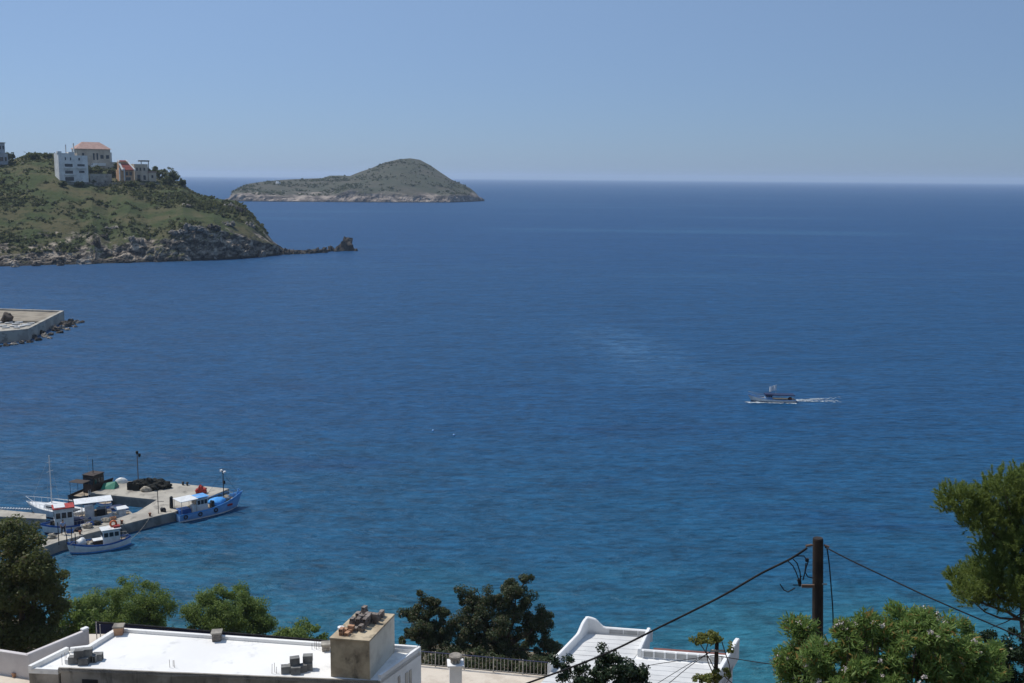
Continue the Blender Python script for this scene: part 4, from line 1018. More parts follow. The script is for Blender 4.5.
def headland_houses():
    h = Local('apartment_house', 'white block of flats with rows of dark balconies on the headland', 'house', 73, 182)
    h.box('wall', 'stucco', 59.5, 76, 154, 182, 0, 9, deep=3); h.box('wall', 'stucco', 76.3, 90, 156, 182, 1.2, 9, deep=3)
    for x0, x1, y0, y1 in ((65.5, 73.5, 164.3, 167.2), (65.5, 73.5, 171, 173.8), (65.2, 74.2, 177.2, 181)): h.window(x0, x1, y0, y1, 0)
    for x0, x1, y0, y1 in ((79, 86.5, 164.5, 166.6), (80.5, 86, 171, 173)): h.window(x0, x1, y0, y1, 1.2)
    for x in (66.5, 71.8): h.window(x - .6, x + .6, 158, 160.8, 0)
    h.window(80.3, 82, 158.4, 160.8, 1.2)
    for y in (168.2, 174.9): h.box('balcony', 'stucco', 64.5, 75.2, y - .5, y + .6, -1.3, 0)
    h.box('balcony', 'stucco', 78, 88, 167.6, 168.8, -.1, 1.2)
    h.box('parapet', 'stucco', 59, 63, 152.3, 154, 0, 3); h.box('parapet', 'stucco', 70, 76, 152.8, 154, 0, 4)
    h.box('chimney', 'greyhouse', 69.2, 70, 145.5, 154, 4, 4.5); h.box('chimney', 'stucco', 77.6, 78.8, 144, 156, 5, 5.8)
    g = Local('garden_wall', 'grey garden wall with plants right of the white flats', 'wall', 98, 182)
    g.box('wall', 'concrete', 89.5, 112, 174, 182.5, -1, 0, deep=2)
    h = Local('villa', 'large beige villa with a tiled hip roof on the headland top', 'house', 96, 169)
    p = h.p; k = h.s
    h.p = p
    h.box('wall', 'stuccobeige', 79, 113, 149.5, 169, 3, 15, deep=4)
    mb = MB(); q = lambda px, py, d: ((px - h.px) * k * h.c, d, (h.py - py) * k)
    mb.add([q(77.8, 149.5, 2), q(114.2, 149.5, 2), q(114.2, 149.5, 16), q(77.8, 149.5, 16), q(87, 142.5, 9), q(105, 142.5, 9)], [(0, 1, 5, 4), (1, 2, 5), (2, 3, 4, 5), (3, 0, 4), (3, 2, 1, 0)])
    mb.build('roof', 'tile', h.th)
    for x0, x1 in ((102.5, 105.8), (108.3, 111.6)): h.window(x0, x1, 155.2, 158.8, 3, 'stuccobeige')
    for x0, x1 in ((95, 96.6), (98.6, 100.2), (84, 86)): h.window(x0, x1, 153.5, 160, 3, 'stuccobeige')
    h.box('terrace', 'stucco', 93, 106, 163.2, 166, -1, 3); h.box('stair', 'stucco', 90, 96, 165, 168, -2, -1)
    h.box('lower_wall', 'stuccobeige', 100, 117.5, 162, 181, -.2, 3, deep=3)
    h.box('chimney', 'stucco', 113.4, 115.5, 152.5, 163, 5, 7)
    h = Local('small_house', 'orange-walled small house with a steep red roof on the headland', 'house', 127, 181.5)
    k = h.s; q = lambda px, py, d: ((px - h.px) * k * h.c, d, (h.py - py) * k)
    h.box('wall', 'stuccoorange', 119.5, 134.5, 170, 181.5, 0, 7, deep=3); h.box('upper_wall', 'stuccoorange', 121, 130, 162, 170, 3, 7)
    mb = MB().hexa([q(122, 161.4, 5), q(129.5, 161.4, 5), q(135, 170.6, -.8), q(123.4, 170.6, -.8)], [q(122, 160.7, 5), q(129.5, 160.7, 5), q(135, 170, -.8), q(123.4, 170, -.8)]); mb.build('roof', 'tilered', h.th)
    for a, b in ((121.2, 122.7), (129.3, 135.2)):
        MB().hexa([q(a - .7, 161.5, 5.1), q(a + .9, 161.5, 5.1), q(b + .7, 170.8, -.9), q(b - .9, 170.8, -.9)], [q(a - .7, 160.2, 5.1), q(a + .9, 160.2, 5.1), q(b + .7, 169.6, -.9), q(b - .9, 169.6, -.9)]).build('verge', 'stucco', h.th)
    for x in (119.6, 124.3): h.box('pillar', 'stucco', x - .5, x + .5, 168, 181, -.9, -.3)
    h.window(126, 128.5, 172, 175.5, 0, 'stuccoorange'); h.window(129.8, 132.3, 172, 175.5, 0, 'stuccoorange'); h.window(126, 131, 177.3, 180.5, 0, 'stuccobeige')
    h = Local('stone_house', 'beige flat-roofed stone house at the right end of the headland houses', 'house', 144, 181.5)
    h.box('wall', 'stuccobeige', 135.2, 149, 164.5, 181.5, 1, 8, deep=3); h.box('wing', 'stuccobeige', 149.3, 157, 173, 181.5, .4, 6, deep=3)
    h.box('wing_roof', 'tile', 148.9, 157.6, 171.6, 172.8, 0, 6.4); h.box('pergola', 'bbrown', 142, 151, 160.8, 162, 1, 7)
    for x in (142.8, 150.2): h.box('pergola_post', 'bbrown', x - .3, x + .3, 162, 173, 1.6, 2)
    for x0, x1, y0, y1 in ((137, 138.6, 168, 171), (140.5, 142, 168, 171), (144.5, 146.2, 168, 171), (138, 141, 175, 180), (144, 146.5, 175.5, 180)): h.window(x0, x1, y0, y1, 1, 'stuccobeige')
    h.window(152, 154, 175.2, 178, .4, 'stuccobeige')
    h = Local('grey_house', 'grey house cut by the left edge of the frame on the headland', 'house', -9, 165)
    h.box('wall', 'greyhouse', -22, 9, 153.5, 166, 0, 9, deep=4); h.box('upper_floor', 'greyhouse', -22, 7.5, 143.5, 153.3, 2, 9); h.box('chimney', 'greyhouse', -.8, .9, 137, 143.5, 4, 5)
    h.box('roof', 'concrete', -22.5, 8.2, 142.6, 143.4, 1.5, 9.5)
    for x0, x1 in ((1, 3.4), (5, 6.4), (-5, -2)): h.window(x0, x1, 146, 149.5, 2, 'greyhouse')
    for x0, x1 in ((0, 4), (5.5, 7.5)): h.window(x0, x1, 157, 161, 0, 'greyhouse')
    # long retaining wall below the houses
    pts = [on_hill(x, y)[0] for x, y in ((60, 184.2), (90, 184), (120, 184), (160, 184.8), (186, 188.5))]
    mb = MB(); base = pts[0].copy()
    for a, b in zip(pts[:-1], pts[1:]): wallstrip(mb, a - base, b - base, .6, min(a.z, b.z) - base.z - 2, (a.z + b.z) / 2 - base.z + .9)
    tag(mb.build('retaining_wall', 'palerock', loc=base), 'long low stone wall running below all the headland houses', 'wall')
headland_houses()

def hill_tree(px, py, rx, ry, label, seed, group, n=2600):
    p, k = on_hill(px, py + ry * .9); rg = np.random.default_rng(seed)
    th = thing('hill_tree', label, 'tree', p, facing(p), group)
    R_ = rx * k; H_t = ry * k
    cl = [(0, 0, H_t, R_ * .8, R_ * .8, H_t * .8), (-R_ * .45, 0, H_t * .8, R_ * .55, R_ * .5, H_t * .6), (R_ * .45, .3, H_t * .85, R_ * .5, R_ * .5, H_t * .6)]
    leafy('crown', cl, th, 'l_dark', 46, R_ * .3, n, .45, .7, rg, shell=.2)
    MB().tube([(0, 0, -.5), (0, 0, H_t)], [.3, .15], 6).build('trunk', 'bark', th)
for i, (px, py, rx, ry, lab) in enumerate([
    (92, 156, 4, 5, 'dark tree in front of the beige villa'), (87, 160, 3.5, 4, 'dark bush left of the villa front'), (97, 170, 6, 4, 'bushes below the white steps of the villa'),
    (112, 173, 5, 5, 'brownish bush between the villa and the orange house'), (138, 158, 3.5, 3.5, 'dark tree crown above the flat roof of the stone house'), (156, 170, 5, 6.5, 'green tree close right of the stone house'),
    (162, 174, 6.5, 7, 'low green tree between the stone house and the lone round tree'), (173, 175, 7.5, 9, 'round dark tree standing alone at the right end of the houses'), (182, 182.5, 4, 4, 'small bush at the far right beyond the round dark tree'),
    (7, 157, 5, 5, 'dark tree hiding the grey house at the frame edge'), (2, 152, 5, 4, 'dark tree above the first one by the grey house'), (34, 156, 6, 3.5, 'wide bush on the bare crest left of the white flats'), (48, 156, 5, 3, 'second bush on the bare crest nearer the white flats'), (13, 153, 2.2, 4, 'slim shrub right beside the grey house'),
    (104, 163, 4, 3.5, 'small dark bush against the villa wall under its windows'), (90, 171, 3.5, 4, 'dark bush at the right corner of the white flats'), (117, 166, 3, 5, 'narrow tree between the villa and the red roof'), (148, 168, 3, 4, 'dark shrub growing against the stone house'), (63, 184, 4, 3, 'bush at the foot of the white flats, on their left'), (80, 184, 5, 2.6, 'bush at the foot of the white flats, on their right'), (131, 184, 6, 2.6, 'low bushes in front of the orange house'), (150, 185, 6, 2.6, 'low bushes in front of the stone house'), (168, 181, 6, 5, 'spreading bush under the lone round tree')]):
    hill_tree(px, py, rx, ry, lab, 60 + i, 'trees round the headland houses')

def island_house():
    lo, hi = .1, 1.0
    for _ in range(30):
        md = (lo + hi) / 2
        if project(isl.at(278.5, md))[1] > 184.2: lo = md
        else: hi = md
    p = isl.at(278.5, lo); k = math.hypot(p.x, p.y) / F_
    th = thing('white_chapel', 'tiny white chapel on the left slope of the far island', 'chapel', p, facing(p) - 1.05)
    MB().box((0, 0, 1.9 * k / 2 - .5), (5.5 * k, 4, 1.9 * k + 1)).build('wall', 'white', th); MB().box((-1.4 * k, 0, 1.9 * k + .9), (2.0 * k, 4, 1.8)).build('bell_wall', 'white', th)
    MB().box((.8 * k, -2.03, .6 * k), (.5 * k, .06, .8 * k)).build('door', 'dark', th)
island_house()

# ------------------------------------------------------------------ breakwater at left
def breakwater():
    zt = 3.0
    w_ = [at_z(-90, 337, zt), at_z(0, 331.2, zt), at_z(28, 328.8, zt), at_z(64, 310.6, zt), at_z(0, 308.4, zt), at_z(-90, 305.5, zt)]
    base = Vector((w_[2].x, w_[2].y, 0)); th = thing('breakwater', 'concrete breakwater with a high parapet wall at the left edge', 'breakwater', base)
    s = lambda p: Vector((p.x - base.x, p.y - base.y, 0))
    q = [s(p) for p in w_]
    mb = MB()
    rings = []
    n = len(q)
    cen = sum(q, Vector()) / n
    t = .9
    def inset(i):
        d1 = (q[i] - q[i - 1]).normalized() if i > 0 else (q[1] - q[0]).normalized()
        d2 = (q[i + 1] - q[i]).normalized() if i < n - 1 else d1
        n1 = Vector((-d1.y, d1.x, 0)); n2 = Vector((-d2.y, d2.x, 0)); b = (n1 + n2).normalized()
        return q[i] + b * (t / max(.35, b.dot(n1)))
    for i in range(n):
        a = q[i]; b = inset(i)
        rings.append([a + Vector((0, 0, -1.5)), a + Vector((0, 0, zt)), b + Vector((0, 0, zt)), b + Vector((0, 0, -1.5))])
    mb.loft(rings, close=True); mb.build('wall', 'concrete', th)
    inn = [inset(i) for i in range(n)]
    m1 = s(at_z(40, 321.3, 2.6)); m0 = s(at_z(-90, 318, 2.6))
    MB().prism([m0, m1, inn[3], inn[4], inn[5]], -1, 2.55).build('raised_deck', 'paving2', th)
    MB().prism([inn[0], inn[1], inn[2], m1 + Vector((0, -.02, 0)), m0 + Vector((0, -.02, 0))], -1, 2.1).build('lower_deck', 'concrete', th)
    rr = random.Random(8)
    lab = 'small white boat laid up in the yard behind the breakwater parapet'
    src = None
    for i, (px, py, rz) in enumerate([(3, 326.5, .2), (9, 323.5, .7), (14, 326.8, .1), (19, 323, .4), (25, 325.5, -.2), (29, 322.3, .5), (23, 321.6, 1.2), (6, 328.2, .1), (17, 328.3, -.3), (31, 324.2, .6), (1, 323, .9), (12, 322, 1.4), (16, 324.6, .3), (22, 327, 1.0), (28, 326, .2)]):
        p = at_z(px, py, 2.1)
        if src is None:
            mb = MB(); rings = []
            for k in range(9):
                f = k / 8; x = -1.6 + 3.2 * f; hb_ = .62 * (1 - max(0, (f - .4) / .6) ** 2.2) * (.85 + .15 * min(1, f / .3)); hh = .55 + .18 * f * f
                rings.append([(x, -hb_, hh), (x, -hb_ * .8, .2), (x, 0, 0), (x, hb_ * .8, .2), (x, hb_, hh), (x, hb_ * .8, hh), (x, 0, hh - .12), (x, -hb_ * .8, hh)])
            mb.loft(rings, close=True); mb.f.append(tuple(range(8))[::-1]); src = mb.build('dinghy', 'bwhite'); o = src
        else: o = src.copy(); col.objects.link(o)
        o.location = (p.x, p.y, 2.102); o.rotation_euler = (0, 0, rz); o.scale = (.62,) * 3; tag(o, lab, 'boat', 'white boats laid up behind the breakwater')
    p = at_z(8, 321, 2.55)
    o = MB().blob((0, 0, .9), (1.6, 1.2, 1.3), 3, .3).build('equipment_heap', 'bbrown', loc=(p.x, p.y, 2.5)); tag(o, 'dark brown heap of gear on the raised breakwater deck', 'heap')
    for i, (px, py, w, h) in enumerate([(38, 340.5, 6, 4), (45, 337, 7, 5), (51, 335, 6, 4), (56, 331, 8, 5), (62, 329, 7, 5), (67, 326.5, 8, 5), (72, 324.5, 7, 4), (77, 323, 6, 4), (82, 322.5, 5, 3), (60, 333, 6, 3), (68, 330, 6, 3), (30, 342.5, 6, 3), (22, 343.5, 6, 4), (14, 345, 6, 4), (6, 346, 6, 4), (-2, 347, 6, 4), (50, 338.5, 5, 3), (70, 322.5, 7, 5), (64, 324.5, 7, 5), (75, 327, 5, 3), (42, 334, 6, 5), (34, 338, 6, 5), (54, 329, 6, 5)]):
        rock(px, py, w * 1.25, h * .8, 'boulder piled against the foot of the breakwater wall', 'breakwater_rock', ['rock', 'palerock', 'rock'][i % 3], 80 + i, 'boulders at the breakwater foot', dz=-.1)
M['paving2'] = surf('gravel_deck', (0.30, 0.26, 0.20), (0.20, 0.17, 0.13), 0.25, 0.95)
breakwater()

# ------------------------------------------------------------------ pier
ZP = 1.2
def pier():
    ids = [(89, 493), (157, 499.7), (137, 512), (100, 524), (63, 532.6), (38, 542), (38, 549), (60, 541), (100, 530.5), (137, 521), (165, 514), (174, 512), (229, 488.6), (172, 483), (117, 480.8), (103, 489)]
    q = [at_z(x, y, ZP) for x, y in ids]
    base = Vector((q[9].x, q[9].y, 0)); th = thing('pier', 'concrete pier with a broad head and a narrow walkway, boats moored round it', 'pier', base)
    l = [Vector((p.x - base.x, p.y - base.y, 0)) for p in q]
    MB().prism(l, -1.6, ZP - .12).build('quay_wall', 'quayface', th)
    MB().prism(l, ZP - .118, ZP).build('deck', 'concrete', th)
    q2 = [at_z(x, y, ZP) for x, y in ((-80, 505), (0, 509.5), (46, 514.2), (46, 519), (0, 516.5), (-80, 512))]
    b2 = Vector((q2[3].x, q2[3].y, 0)); t2 = thing('side_quay', 'pale narrow concrete quay reaching in from the left edge', 'quay', b2)
    l2 = [Vector((p.x - b2.x, p.y - b2.y, 0)) for p in q2][::-1]
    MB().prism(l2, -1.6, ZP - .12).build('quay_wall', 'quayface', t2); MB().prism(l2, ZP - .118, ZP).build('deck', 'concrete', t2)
pier()
def PZ(px, py, z=ZP): return at_z(px, py, z)
S = 0.125       # metres per picture pixel at the pier

# ------------------------------------------------------------------ boats
class Boat:
    def __init__(s, name, label, stern, bow, B, fb, hullmat, strakemat, bootmat, tw=.75, group=None, rake=.5, deckmat='bdeck', dscale=.3):
        a = at_z(*stern); b = at_z(*bow); d = b - a; s.L = d.length; c = (a + b) / 2
        s.th = thing(name, label, 'boat', (c.x, c.y, 0), math.atan2(d.y, d.x), group); s.B = B; s.fb = fb; s.tw = tw; s.rake = rake
        L = s.L; n = 18
        def half(f):
            if f < .45: return B / 2 * (tw + (1 - tw) * (1 - ((.45 - f) / .45) ** 2.2))
            return B / 2 * max(.015, 1 - ((f - .45) / .55) ** 2.4)
        def sheer(f): return fb[1] + (fb[0] - fb[1]) * max(0, 1 - f / .5) ** 2 + (fb[2] - fb[1]) * max(0, (f - .35) / .65) ** 2
        s.half, s.sheer = half, sheer
        def xat(f, zf): return -L / 2 + L * f + rake * (f ** 4) * (zf - .2)
        def ring(f, levels, off=0.0):
            h = half(f); sh = sheer(f); pts = []
            for (wf, zf) in levels: pts.append((xat(f, zf), -(h * wf + off), sh * zf if zf >= 0 else zf))
            return pts
        lev = [(1.0, .80), (.985, .5), (.93, .12), (.80, -.15), (.45, -.45), (.0, -.6)]
        mb = MB(); rings = []
        for i in range(n + 1):
            r = ring(i / n, lev); rings.append(r + [(x, -y, z) for x, y, z in r[-2::-1]])
        mb.loft(rings); k = len(rings[0]); mb.f.append(tuple(range(k))); mb.build('hull', hullmat, s.th)
        def band(name, mat, z0, z1, off):
            mb = MB(); ra, rb = [], []
            for i in range(n + 1):
                f = i / n
                h = half(f); sh = sheer(f)
                ra.append([(xat(f, z0), -(h * 1.0 + off), sh * z0), (xat(f, z1), -(h * 1.02 + off), sh * z1), (xat(f, z1), -(h * 1.02 - .05), sh * z1), (xat(f, z0), -(h - .05), sh * z0)])
            rb = [[(x, -y, z) for x, y, z in r] for r in ra]
            mb.loft(ra, close=True); mb.loft(rb, close=True)
            r0, r1 = ra[0], rb[0]; mb.add([r0[0], r0[1], r1[1], r1[0]], [(0, 1, 2, 3)])
            return mb.build(name, mat, s.th)
        band('strake', strakemat, .80, 1.0, .015)
        # boot top along the waterline
        mb = MB(); rings = []
        for sgn in (-1, 1):
            rr_ = []
            for i in range(n + 1):
                f = i / n; h = half(f)
                rr_.append([(xat(f, .02), sgn * (h * .93 + .012), -.05), (xat(f, .2), sgn * (h * .955 + .016), .16)])
            mb.loft(rr_)
        mb.build('boot_stripe', bootmat, s.th)
        mb = MB(); rr_ = []
        for i in range(n + 1):
            f = i / n * .97; h = half(f) * .97; z = sheer(f) * (1 - dscale)
            rr_.append([(xat(f, .7), -h, z), (xat(f, .7), h, z)])
        mb.loft(rr_); mb.build('deck', deckmat, s.th)
        s.dz = lambda f: sheer(f) * (1 - dscale)
    def X(s, f): return -s.L / 2 + s.L * f
    def box(s, name, mat, f, y, z0, size, taper=1.0, parent=None, bevel=0.0):
        return MB().box((s.X(f), y, z0 + size[2] / 2), size, 0, taper).build(name, mat, parent or s.th, bevel=bevel)
    def tube(s, name, mat, pts, r, parent=None, n=6):
        return MB().tube([(s.X(f), y, z) for f, y, z in pts], r, n).build(name, mat, parent or s.th)
    def house(s, f, w, l, h, wallmat, roofmat, z=None, over=.12, wins=3):
        z = s.dz(f) if z is None else z
        wl = s.box('wheelhouse', wallmat, f, 0, z - .1, (l, w, h + .1), .95)
        s.box('roof', roofmat, f, 0, z + h + .002, (l + 2 * over, w + 2 * over, .09), bevel=.02)
        k = .5 * l * .97; wz = z + h * .52; wh = h * .30
        for sgn in (-1, 1):
            for i in range(wins):
                x = s.X(f) + (i - (wins - 1) / 2) * l * .9 / wins
                MB().box((x, sgn * (w / 2 * .974), wz + wh / 2), (l * .70 / wins, .05, wh)).build('window', 'glass', s.th)
        for sgn in (-1, 1):
            for i in (-.25, .25):
                MB().box((s.X(f) + sgn * (l / 2 * .974), i * w, wz + wh / 2), (.05, w * .36, wh)).build('window', 'glass', s.th)
        return wl
    def rails(s, f0, f1, h=.5, n=6, mat='metal', r=.02):
        for sgn in (-1, 1):
            pts = []
            for i in range(n + 1):
                f = f0 + (f1 - f0) * i / n; pts.append((s.X(f) + s.rake * f ** 4 * .8, sgn * max(.03, s.half(f)) , s.sheer(f)))
            MB().tube([(x, y, z + h) for x, y, z in pts], r, 5).build('rail', mat, s.th)
            for p in pts[:-1]: MB().tube([p, (p[0], p[1], p[2] + h)], r * .8, 5).build('stanchion', mat, s.th)
    def tyre(s, f, sgn, mat='dark'):
        z = s.sheer(f) * .6; y = sgn * (s.half(f) + .09); mb = MB(); rings = []
        for i in range(12):
            a = 2 * math.pi * i / 12; c = Vector((s.X(f) + .22 * math.cos(a), y, z + .22 * math.sin(a))); rd = Vector((math.cos(a), 0, math.sin(a)))
            rings.append([c + rd * (.07 * math.cos(b)) + Vector((0, .07 * math.sin(b), 0)) for b in (0, 1.57, 3.14, 4.71)])
        rings.append(rings[0]); mb.loft(rings, close=True); mb.build('fender', mat, s.th)

def ring_mesh(c, R_, r, axis='y', n=18):
    mb = MB(); rings = []; c = Vector(c)
    for i in range(n + 1):
        a = 2 * math.pi * i / n
        rd = Vector((math.cos(a), 0, math.sin(a))) if axis == 'y' else Vector((0, math.cos(a), math.sin(a)))
        sd_ = Vector((0, 1, 0)) if axis == 'y' else Vector((1, 0, 0))
        rings.append([c + rd * (R_ + r * math.cos(b)) + sd_ * (r * math.sin(b)) for b in np.linspace(0, 2 * math.pi, 7)[:-1]])
    mb.loft(rings, close=True); return mb

def boats():
    # blue fishing boat moored at the pier head
    b = Boat('fishing_boat', 'blue fishing boat with a tall bow moored at the pier head', (176, 520.5), (238, 506.5), 2.8, (.95, 1.05, 2.0), 'bpale', 'blight', 'bwhite', .82, rake=.9)
    b.house(.38, 1.5, 1.5, 1.7, 'bwhite', 'blight')
    z = b.dz(.2)
    b.box('canopy', 'bwhite', .16, 0, z + 1.75, (2.3, 2.2, .07), bevel=.02)
    for f in (.04, .27):
        for y in (-1.02, 1.02): b.tube('canopy_post', 'metal', [(f, y, z - .1), (f, y, z + 1.76)], .03)
    b.box('engine_cover', 'bblue', .12, 0, z, (1.5, 1.3, .62), .9); b.box('locker', 'bwhite', .245, -.55, z, (.5, .7, 1.0), .96)
    b.box('net_hauler', 'dark', .55, -.5, b.dz(.55), (.4, .6, .9), .8)
    MB().blob((b.X(.66), 0, b.dz(.66) + .35), (1.15, .95, .55), 5, .22, 12, 8).build('tarpaulin', 'tarpblue', b.th, smooth=True)
    MB().blob((b.X(.82), .1, b.dz(.82) + .3), (.6, .45, .35), 9, .25).build('net_heap', 'palenet', b.th)
    b.tube('mast', 'dark', [(.77, 0, b.dz(.77)), (.77, 0, b.dz(.77) + 4.1)], .06, n=8); b.tube('crossbar', 'dark', [(.77, -.45, b.dz(.77) + 3.9), (.77, .45, b.dz(.77) + 3.9)], .035)
    for y in (-.42, .42): MB().box((b.X(.77), y, b.dz(.77) + 4.0), (.26, .30, .22)).build('floodlight', 'white', b.th)
    b.box('junction_box', 'dark', .775, -.1, b.dz(.77) + 2.4, (.25, .25, .4))
    for f_ in (.99, .45): b.tube('stay', 'dark', [(.77, 0, b.dz(.77) + 3.8), (f_, 0, 2.0)], .014)
    b.tube('stem_post', 'blight', [(.985, 0, 1.6), (1.02, 0, 2.35)], .09)
    b.rails(.58, .97, .42, 6, 'blight', .025)
    b.tyre(.08, -1); b.tyre(.3, -1); b.box('hanging_fender', 'red', .80, -b.half(.80) - .12, .75, (.7, .14, .22)); b.tyre(.55, -1)
    # white wooden caique
    b = Boat('fishing_boat', 'white wooden fishing boat with a blue stripe, lying alongside the walkway', (131, 543.5), (69.5, 553.6), 2.5, (1.05, .82, 1.35), 'bwhite', 'bblue', 'blight', .12, rake=.35)
    b.house(.33, 1.35, 1.9, 1.6, 'bwhite', 'bwhite')
    b.tube('mast', 'dark', [(.15, 0, .7), (.15, 0, 3.0)], .04)
    b.tube('stay', 'dark', [(.15, 0, 2.9), (.9, .25, 2.2)], .014); b.tube('stay', 'dark', [(.15, 0, 2.9), (.02, 0, 1.1)], .014)
    o = ring_mesh((b.X(.27), -.2, b.dz(.3) + 2.02), .32, .12, 'y').build('lifebuoy', 'orange', b.th)
    b.box('roof_locker', 'red', .23, .2, b.dz(.3) + 1.70, (.7, .6, .22), bevel=.02)
    b.box('hatch', 'bbrown', .53, 0, b.dz(.53) - .05, (1.5, 1.3, .55), .9)
    b.box('hatch_cover', 'bwhite', .53, 0, b.dz(.53) + .505, (1.2, 1.0, .06), bevel=.02)
    MB().blob((b.X(.80), .05, b.dz(.80) + .35), (.55, .5, .5), 7, .18, 12, 8).build('covered_winch', 'bwhite', b.th, smooth=True)
    b.tube('stem_post', 'bwhite', [(.985, 0, 1.1), (1.0, 0, 1.75)], .08); b.tube('bow_post', 'bbrown', [(.9, .25, .9), (.9, .25, 2.3)], .05)
    for f in (.42, .72): MB().blob((b.X(f), -b.half(f) - .16, b.sheer(f) * .75), (.17, .16, .26), 2, .05).build('fender', 'white', b.th, smooth=True)
    MB().blob((b.X(.66), .2, b.dz(.66) + .2), (.5, .5, .3), 4, .3).build('net_heap', 'palenet', b.th)
    b.rails(.05, .2, .4, 3, 'metal', .02)
    # dark boat behind the pier head
    b = Boat('fishing_boat', 'dark boat with a tall brown wheelhouse behind the pier head', (76, 503.5), (112, 489), 2.8, (1.0, .95, 1.5), 'bbrown', 'dark', 'rust', .8)
    b.house(.50, 1.8, 2.0, 2.35, 'bbrown', 'bbrown', over=.05)
    b.tube('mast', 'dark', [(.5, 0, 3.2), (.5, 0, 5.0)], .05); b.tube('aerial', 'metal', [(.42, .3, 3.2), (.42, .3, 5.6)], .018)
    for f in (.05, .25):
        for y in (-1.1, 1.1): b.tube('awning_post', 'dark', [(f, y, .7), (f, y, 2.7)], .03)
    b.box('awning', 'bbrown', .12, 0, 2.7, (1.5, 2.2, .04))
    lad = b.tube('ladder', 'bwhite', [(.12, -1.35, .2), (.12, -1.35, 1.7)], .03); b.tube('ladder', 'bwhite', [(.17, -1.35, .2), (.17, -1.35, 1.7)], .03)
    for k in range(4): b.tube('rung', 'bwhite', [(.12, -1.35, .4 + k * .33), (.17, -1.35, .4 + k * .33)], .025)
    b.tyre(.3, -1); b.tyre(.02, -1)
    # sailing yacht with bow rail
    b = Boat('sailing_yacht', 'white yacht with a tall white mast and a bow rail at the left', (84, 519), (32, 512), 2.7, (.95, .95, 1.35), 'bwhite', 'bwhite', 'navy', .7, rake=1.0, deckmat='bwhite', dscale=.02)
    b.box('cabin', 'bwhite', .52, 0, 1.0, (2.6, 1.6, .55), .86, bevel=.05)
    for sgn in (-1, 1): b.box('window', 'glass', .52, sgn * .76, 1.14, (1.7, .06, .2))
    b.box('cockpit', 'dark', .22, 0, .96, (1.6, 1.2, .05))
    b.tube('mast', 'bwhite', [(.60, 0, 1.5), (.60, 0, 7.6)], [.07, .05], n=8); b.tube('spreader', 'bwhite', [(.60, -.55, 5.6), (.60, .55, 5.6)], .025); b.tube('spreader', 'bwhite', [(.60, -.35, 6.8), (.60, .35, 6.8)], .022)
    for y in (-1.2, 1.2): b.tube('shroud', 'metal', [(.57, y, 1.0), (.60, 0, 7.4)], .009)
    b.tube('forestay', 'metal', [(1.0, 0, 1.4), (.60, 0, 7.5)], .009); b.tube('boom', 'bwhite', [(.6, 0, 2.1), (.2, 0, 2.2)], .05)
    b.rails(.35, 1.0, .62, 8, 'bwhite', .022)
    # boat with white wheelhouse and red edged roof
    b = Boat('fishing_boat', 'white boat with a red-edged wheelhouse roof, nearest the tree', (92, 527), (44, 533.5), 2.6, (1.0, .9, 1.3), 'bwhite', 'bblue', 'navy', .6)
    b.house(.58, 1.7, 2.1, 2.2, 'bwhite', 'bwhite')
    b.box('roof_edge', 'red', .58, 0, b.dz(.58) + 2.296, (2.4, 2.0, .12)); b.box('roof_cover', 'bwhite', .66, 0, b.dz(.58) + 2.42, (1.2, 1.7, .10), bevel=.02)
    b.tube('mast', 'dark', [(.45, -.9, .6), (.45, -.9, 4.1)], .045); b.box('engine_box', 'navy', .28, 0, b.dz(.3), (1.3, 1.2, .7), .9)
    b.box('winch', 'dark', .82, 0, b.dz(.82), (.5, .8, .7), .8); MB().blob((b.X(.75), .3, b.dz(.75) + .3), (.5, .5, .4), 12, .3).build('net_heap', 'net', b.th)
    b.rails(.1, .4, .45, 4, 'metal', .02)
    # boat with a white awning
    b = Boat('fishing_boat', 'boat with a long white awning in the basin inside the pier', (112, 519), (72, 524), 2.7, (1.0, .95, 1.35), 'bwhite', 'bwhite', 'bblue', .7)
    z = b.dz(.4)
    b.box('awning', 'bwhite', .45, 0, z + 2.0, (4.3, 2.4, .07), bevel=.02)
    for f in (.16, .45, .74):
        for y in (-1.1, 1.1): b.tube('awning_post', 'metal', [(f, y, z - .1), (f, y, z + 2.0)], .03)
    b.box('wheelhouse', 'bwhite', .56, 0, z, (1.0, 1.4, 1.3), .95); b.box('window', 'glass', .56, -.69, z + .6, (.7, .05, .4))
    b.box('engine_cover', 'dark', .25, 0, z, (1.2, 1.2, .9), .9); b.box('bench', 'bdeck', .38, -.8, z, (1.0, .5, .5)); b.rails(.75, .98, .4, 4, 'metal', .02)
    # small open boats in the basin
    b = Boat('small_boat', 'small boat under blue covers in the inner basin', (128, 511.5), (106, 515), 1.7, (.6, .6, .9), 'bwhite', 'bblue', 'bblue', .75)
    MB().blob((b.X(.45), 0, .65), (1.0, .65, .4), 21, .2).build('cover', 'navy', b.th, smooth=True)
    b = Boat('small_boat', 'small boat with a pale cabin roof just behind the orange lifebuoy', (131, 516.5), (112, 520), 1.8, (.6, .6, .9), 'bwhite', 'bwhite', 'bblue', .75)
    b.box('cabin', 'bwhite', .5, 0, .4, (.9, 1.1, .9), .9); b.box('roof', 'bwhite', .5, 0, 1.302, (1.5, 1.4, .07)); b.box('window', 'glass', .5, -.54, .9, (.6, .06, .28))
    b = Boat('small_boat', 'small open boat heaped with pale netting by the walkway corner', (154, 522), (136, 528), 1.6, (.6, .55, .8), 'palenet', 'bbrown', 'navy', .6)
    for k in range(4): MB().blob((b.X(.2 + .2 * k), (k % 2) * .2 - .1, .62 + .1 * (k % 2)), (.42, .5, .35), 31 + k, .35).build('net_heap', 'palenet', b.th)
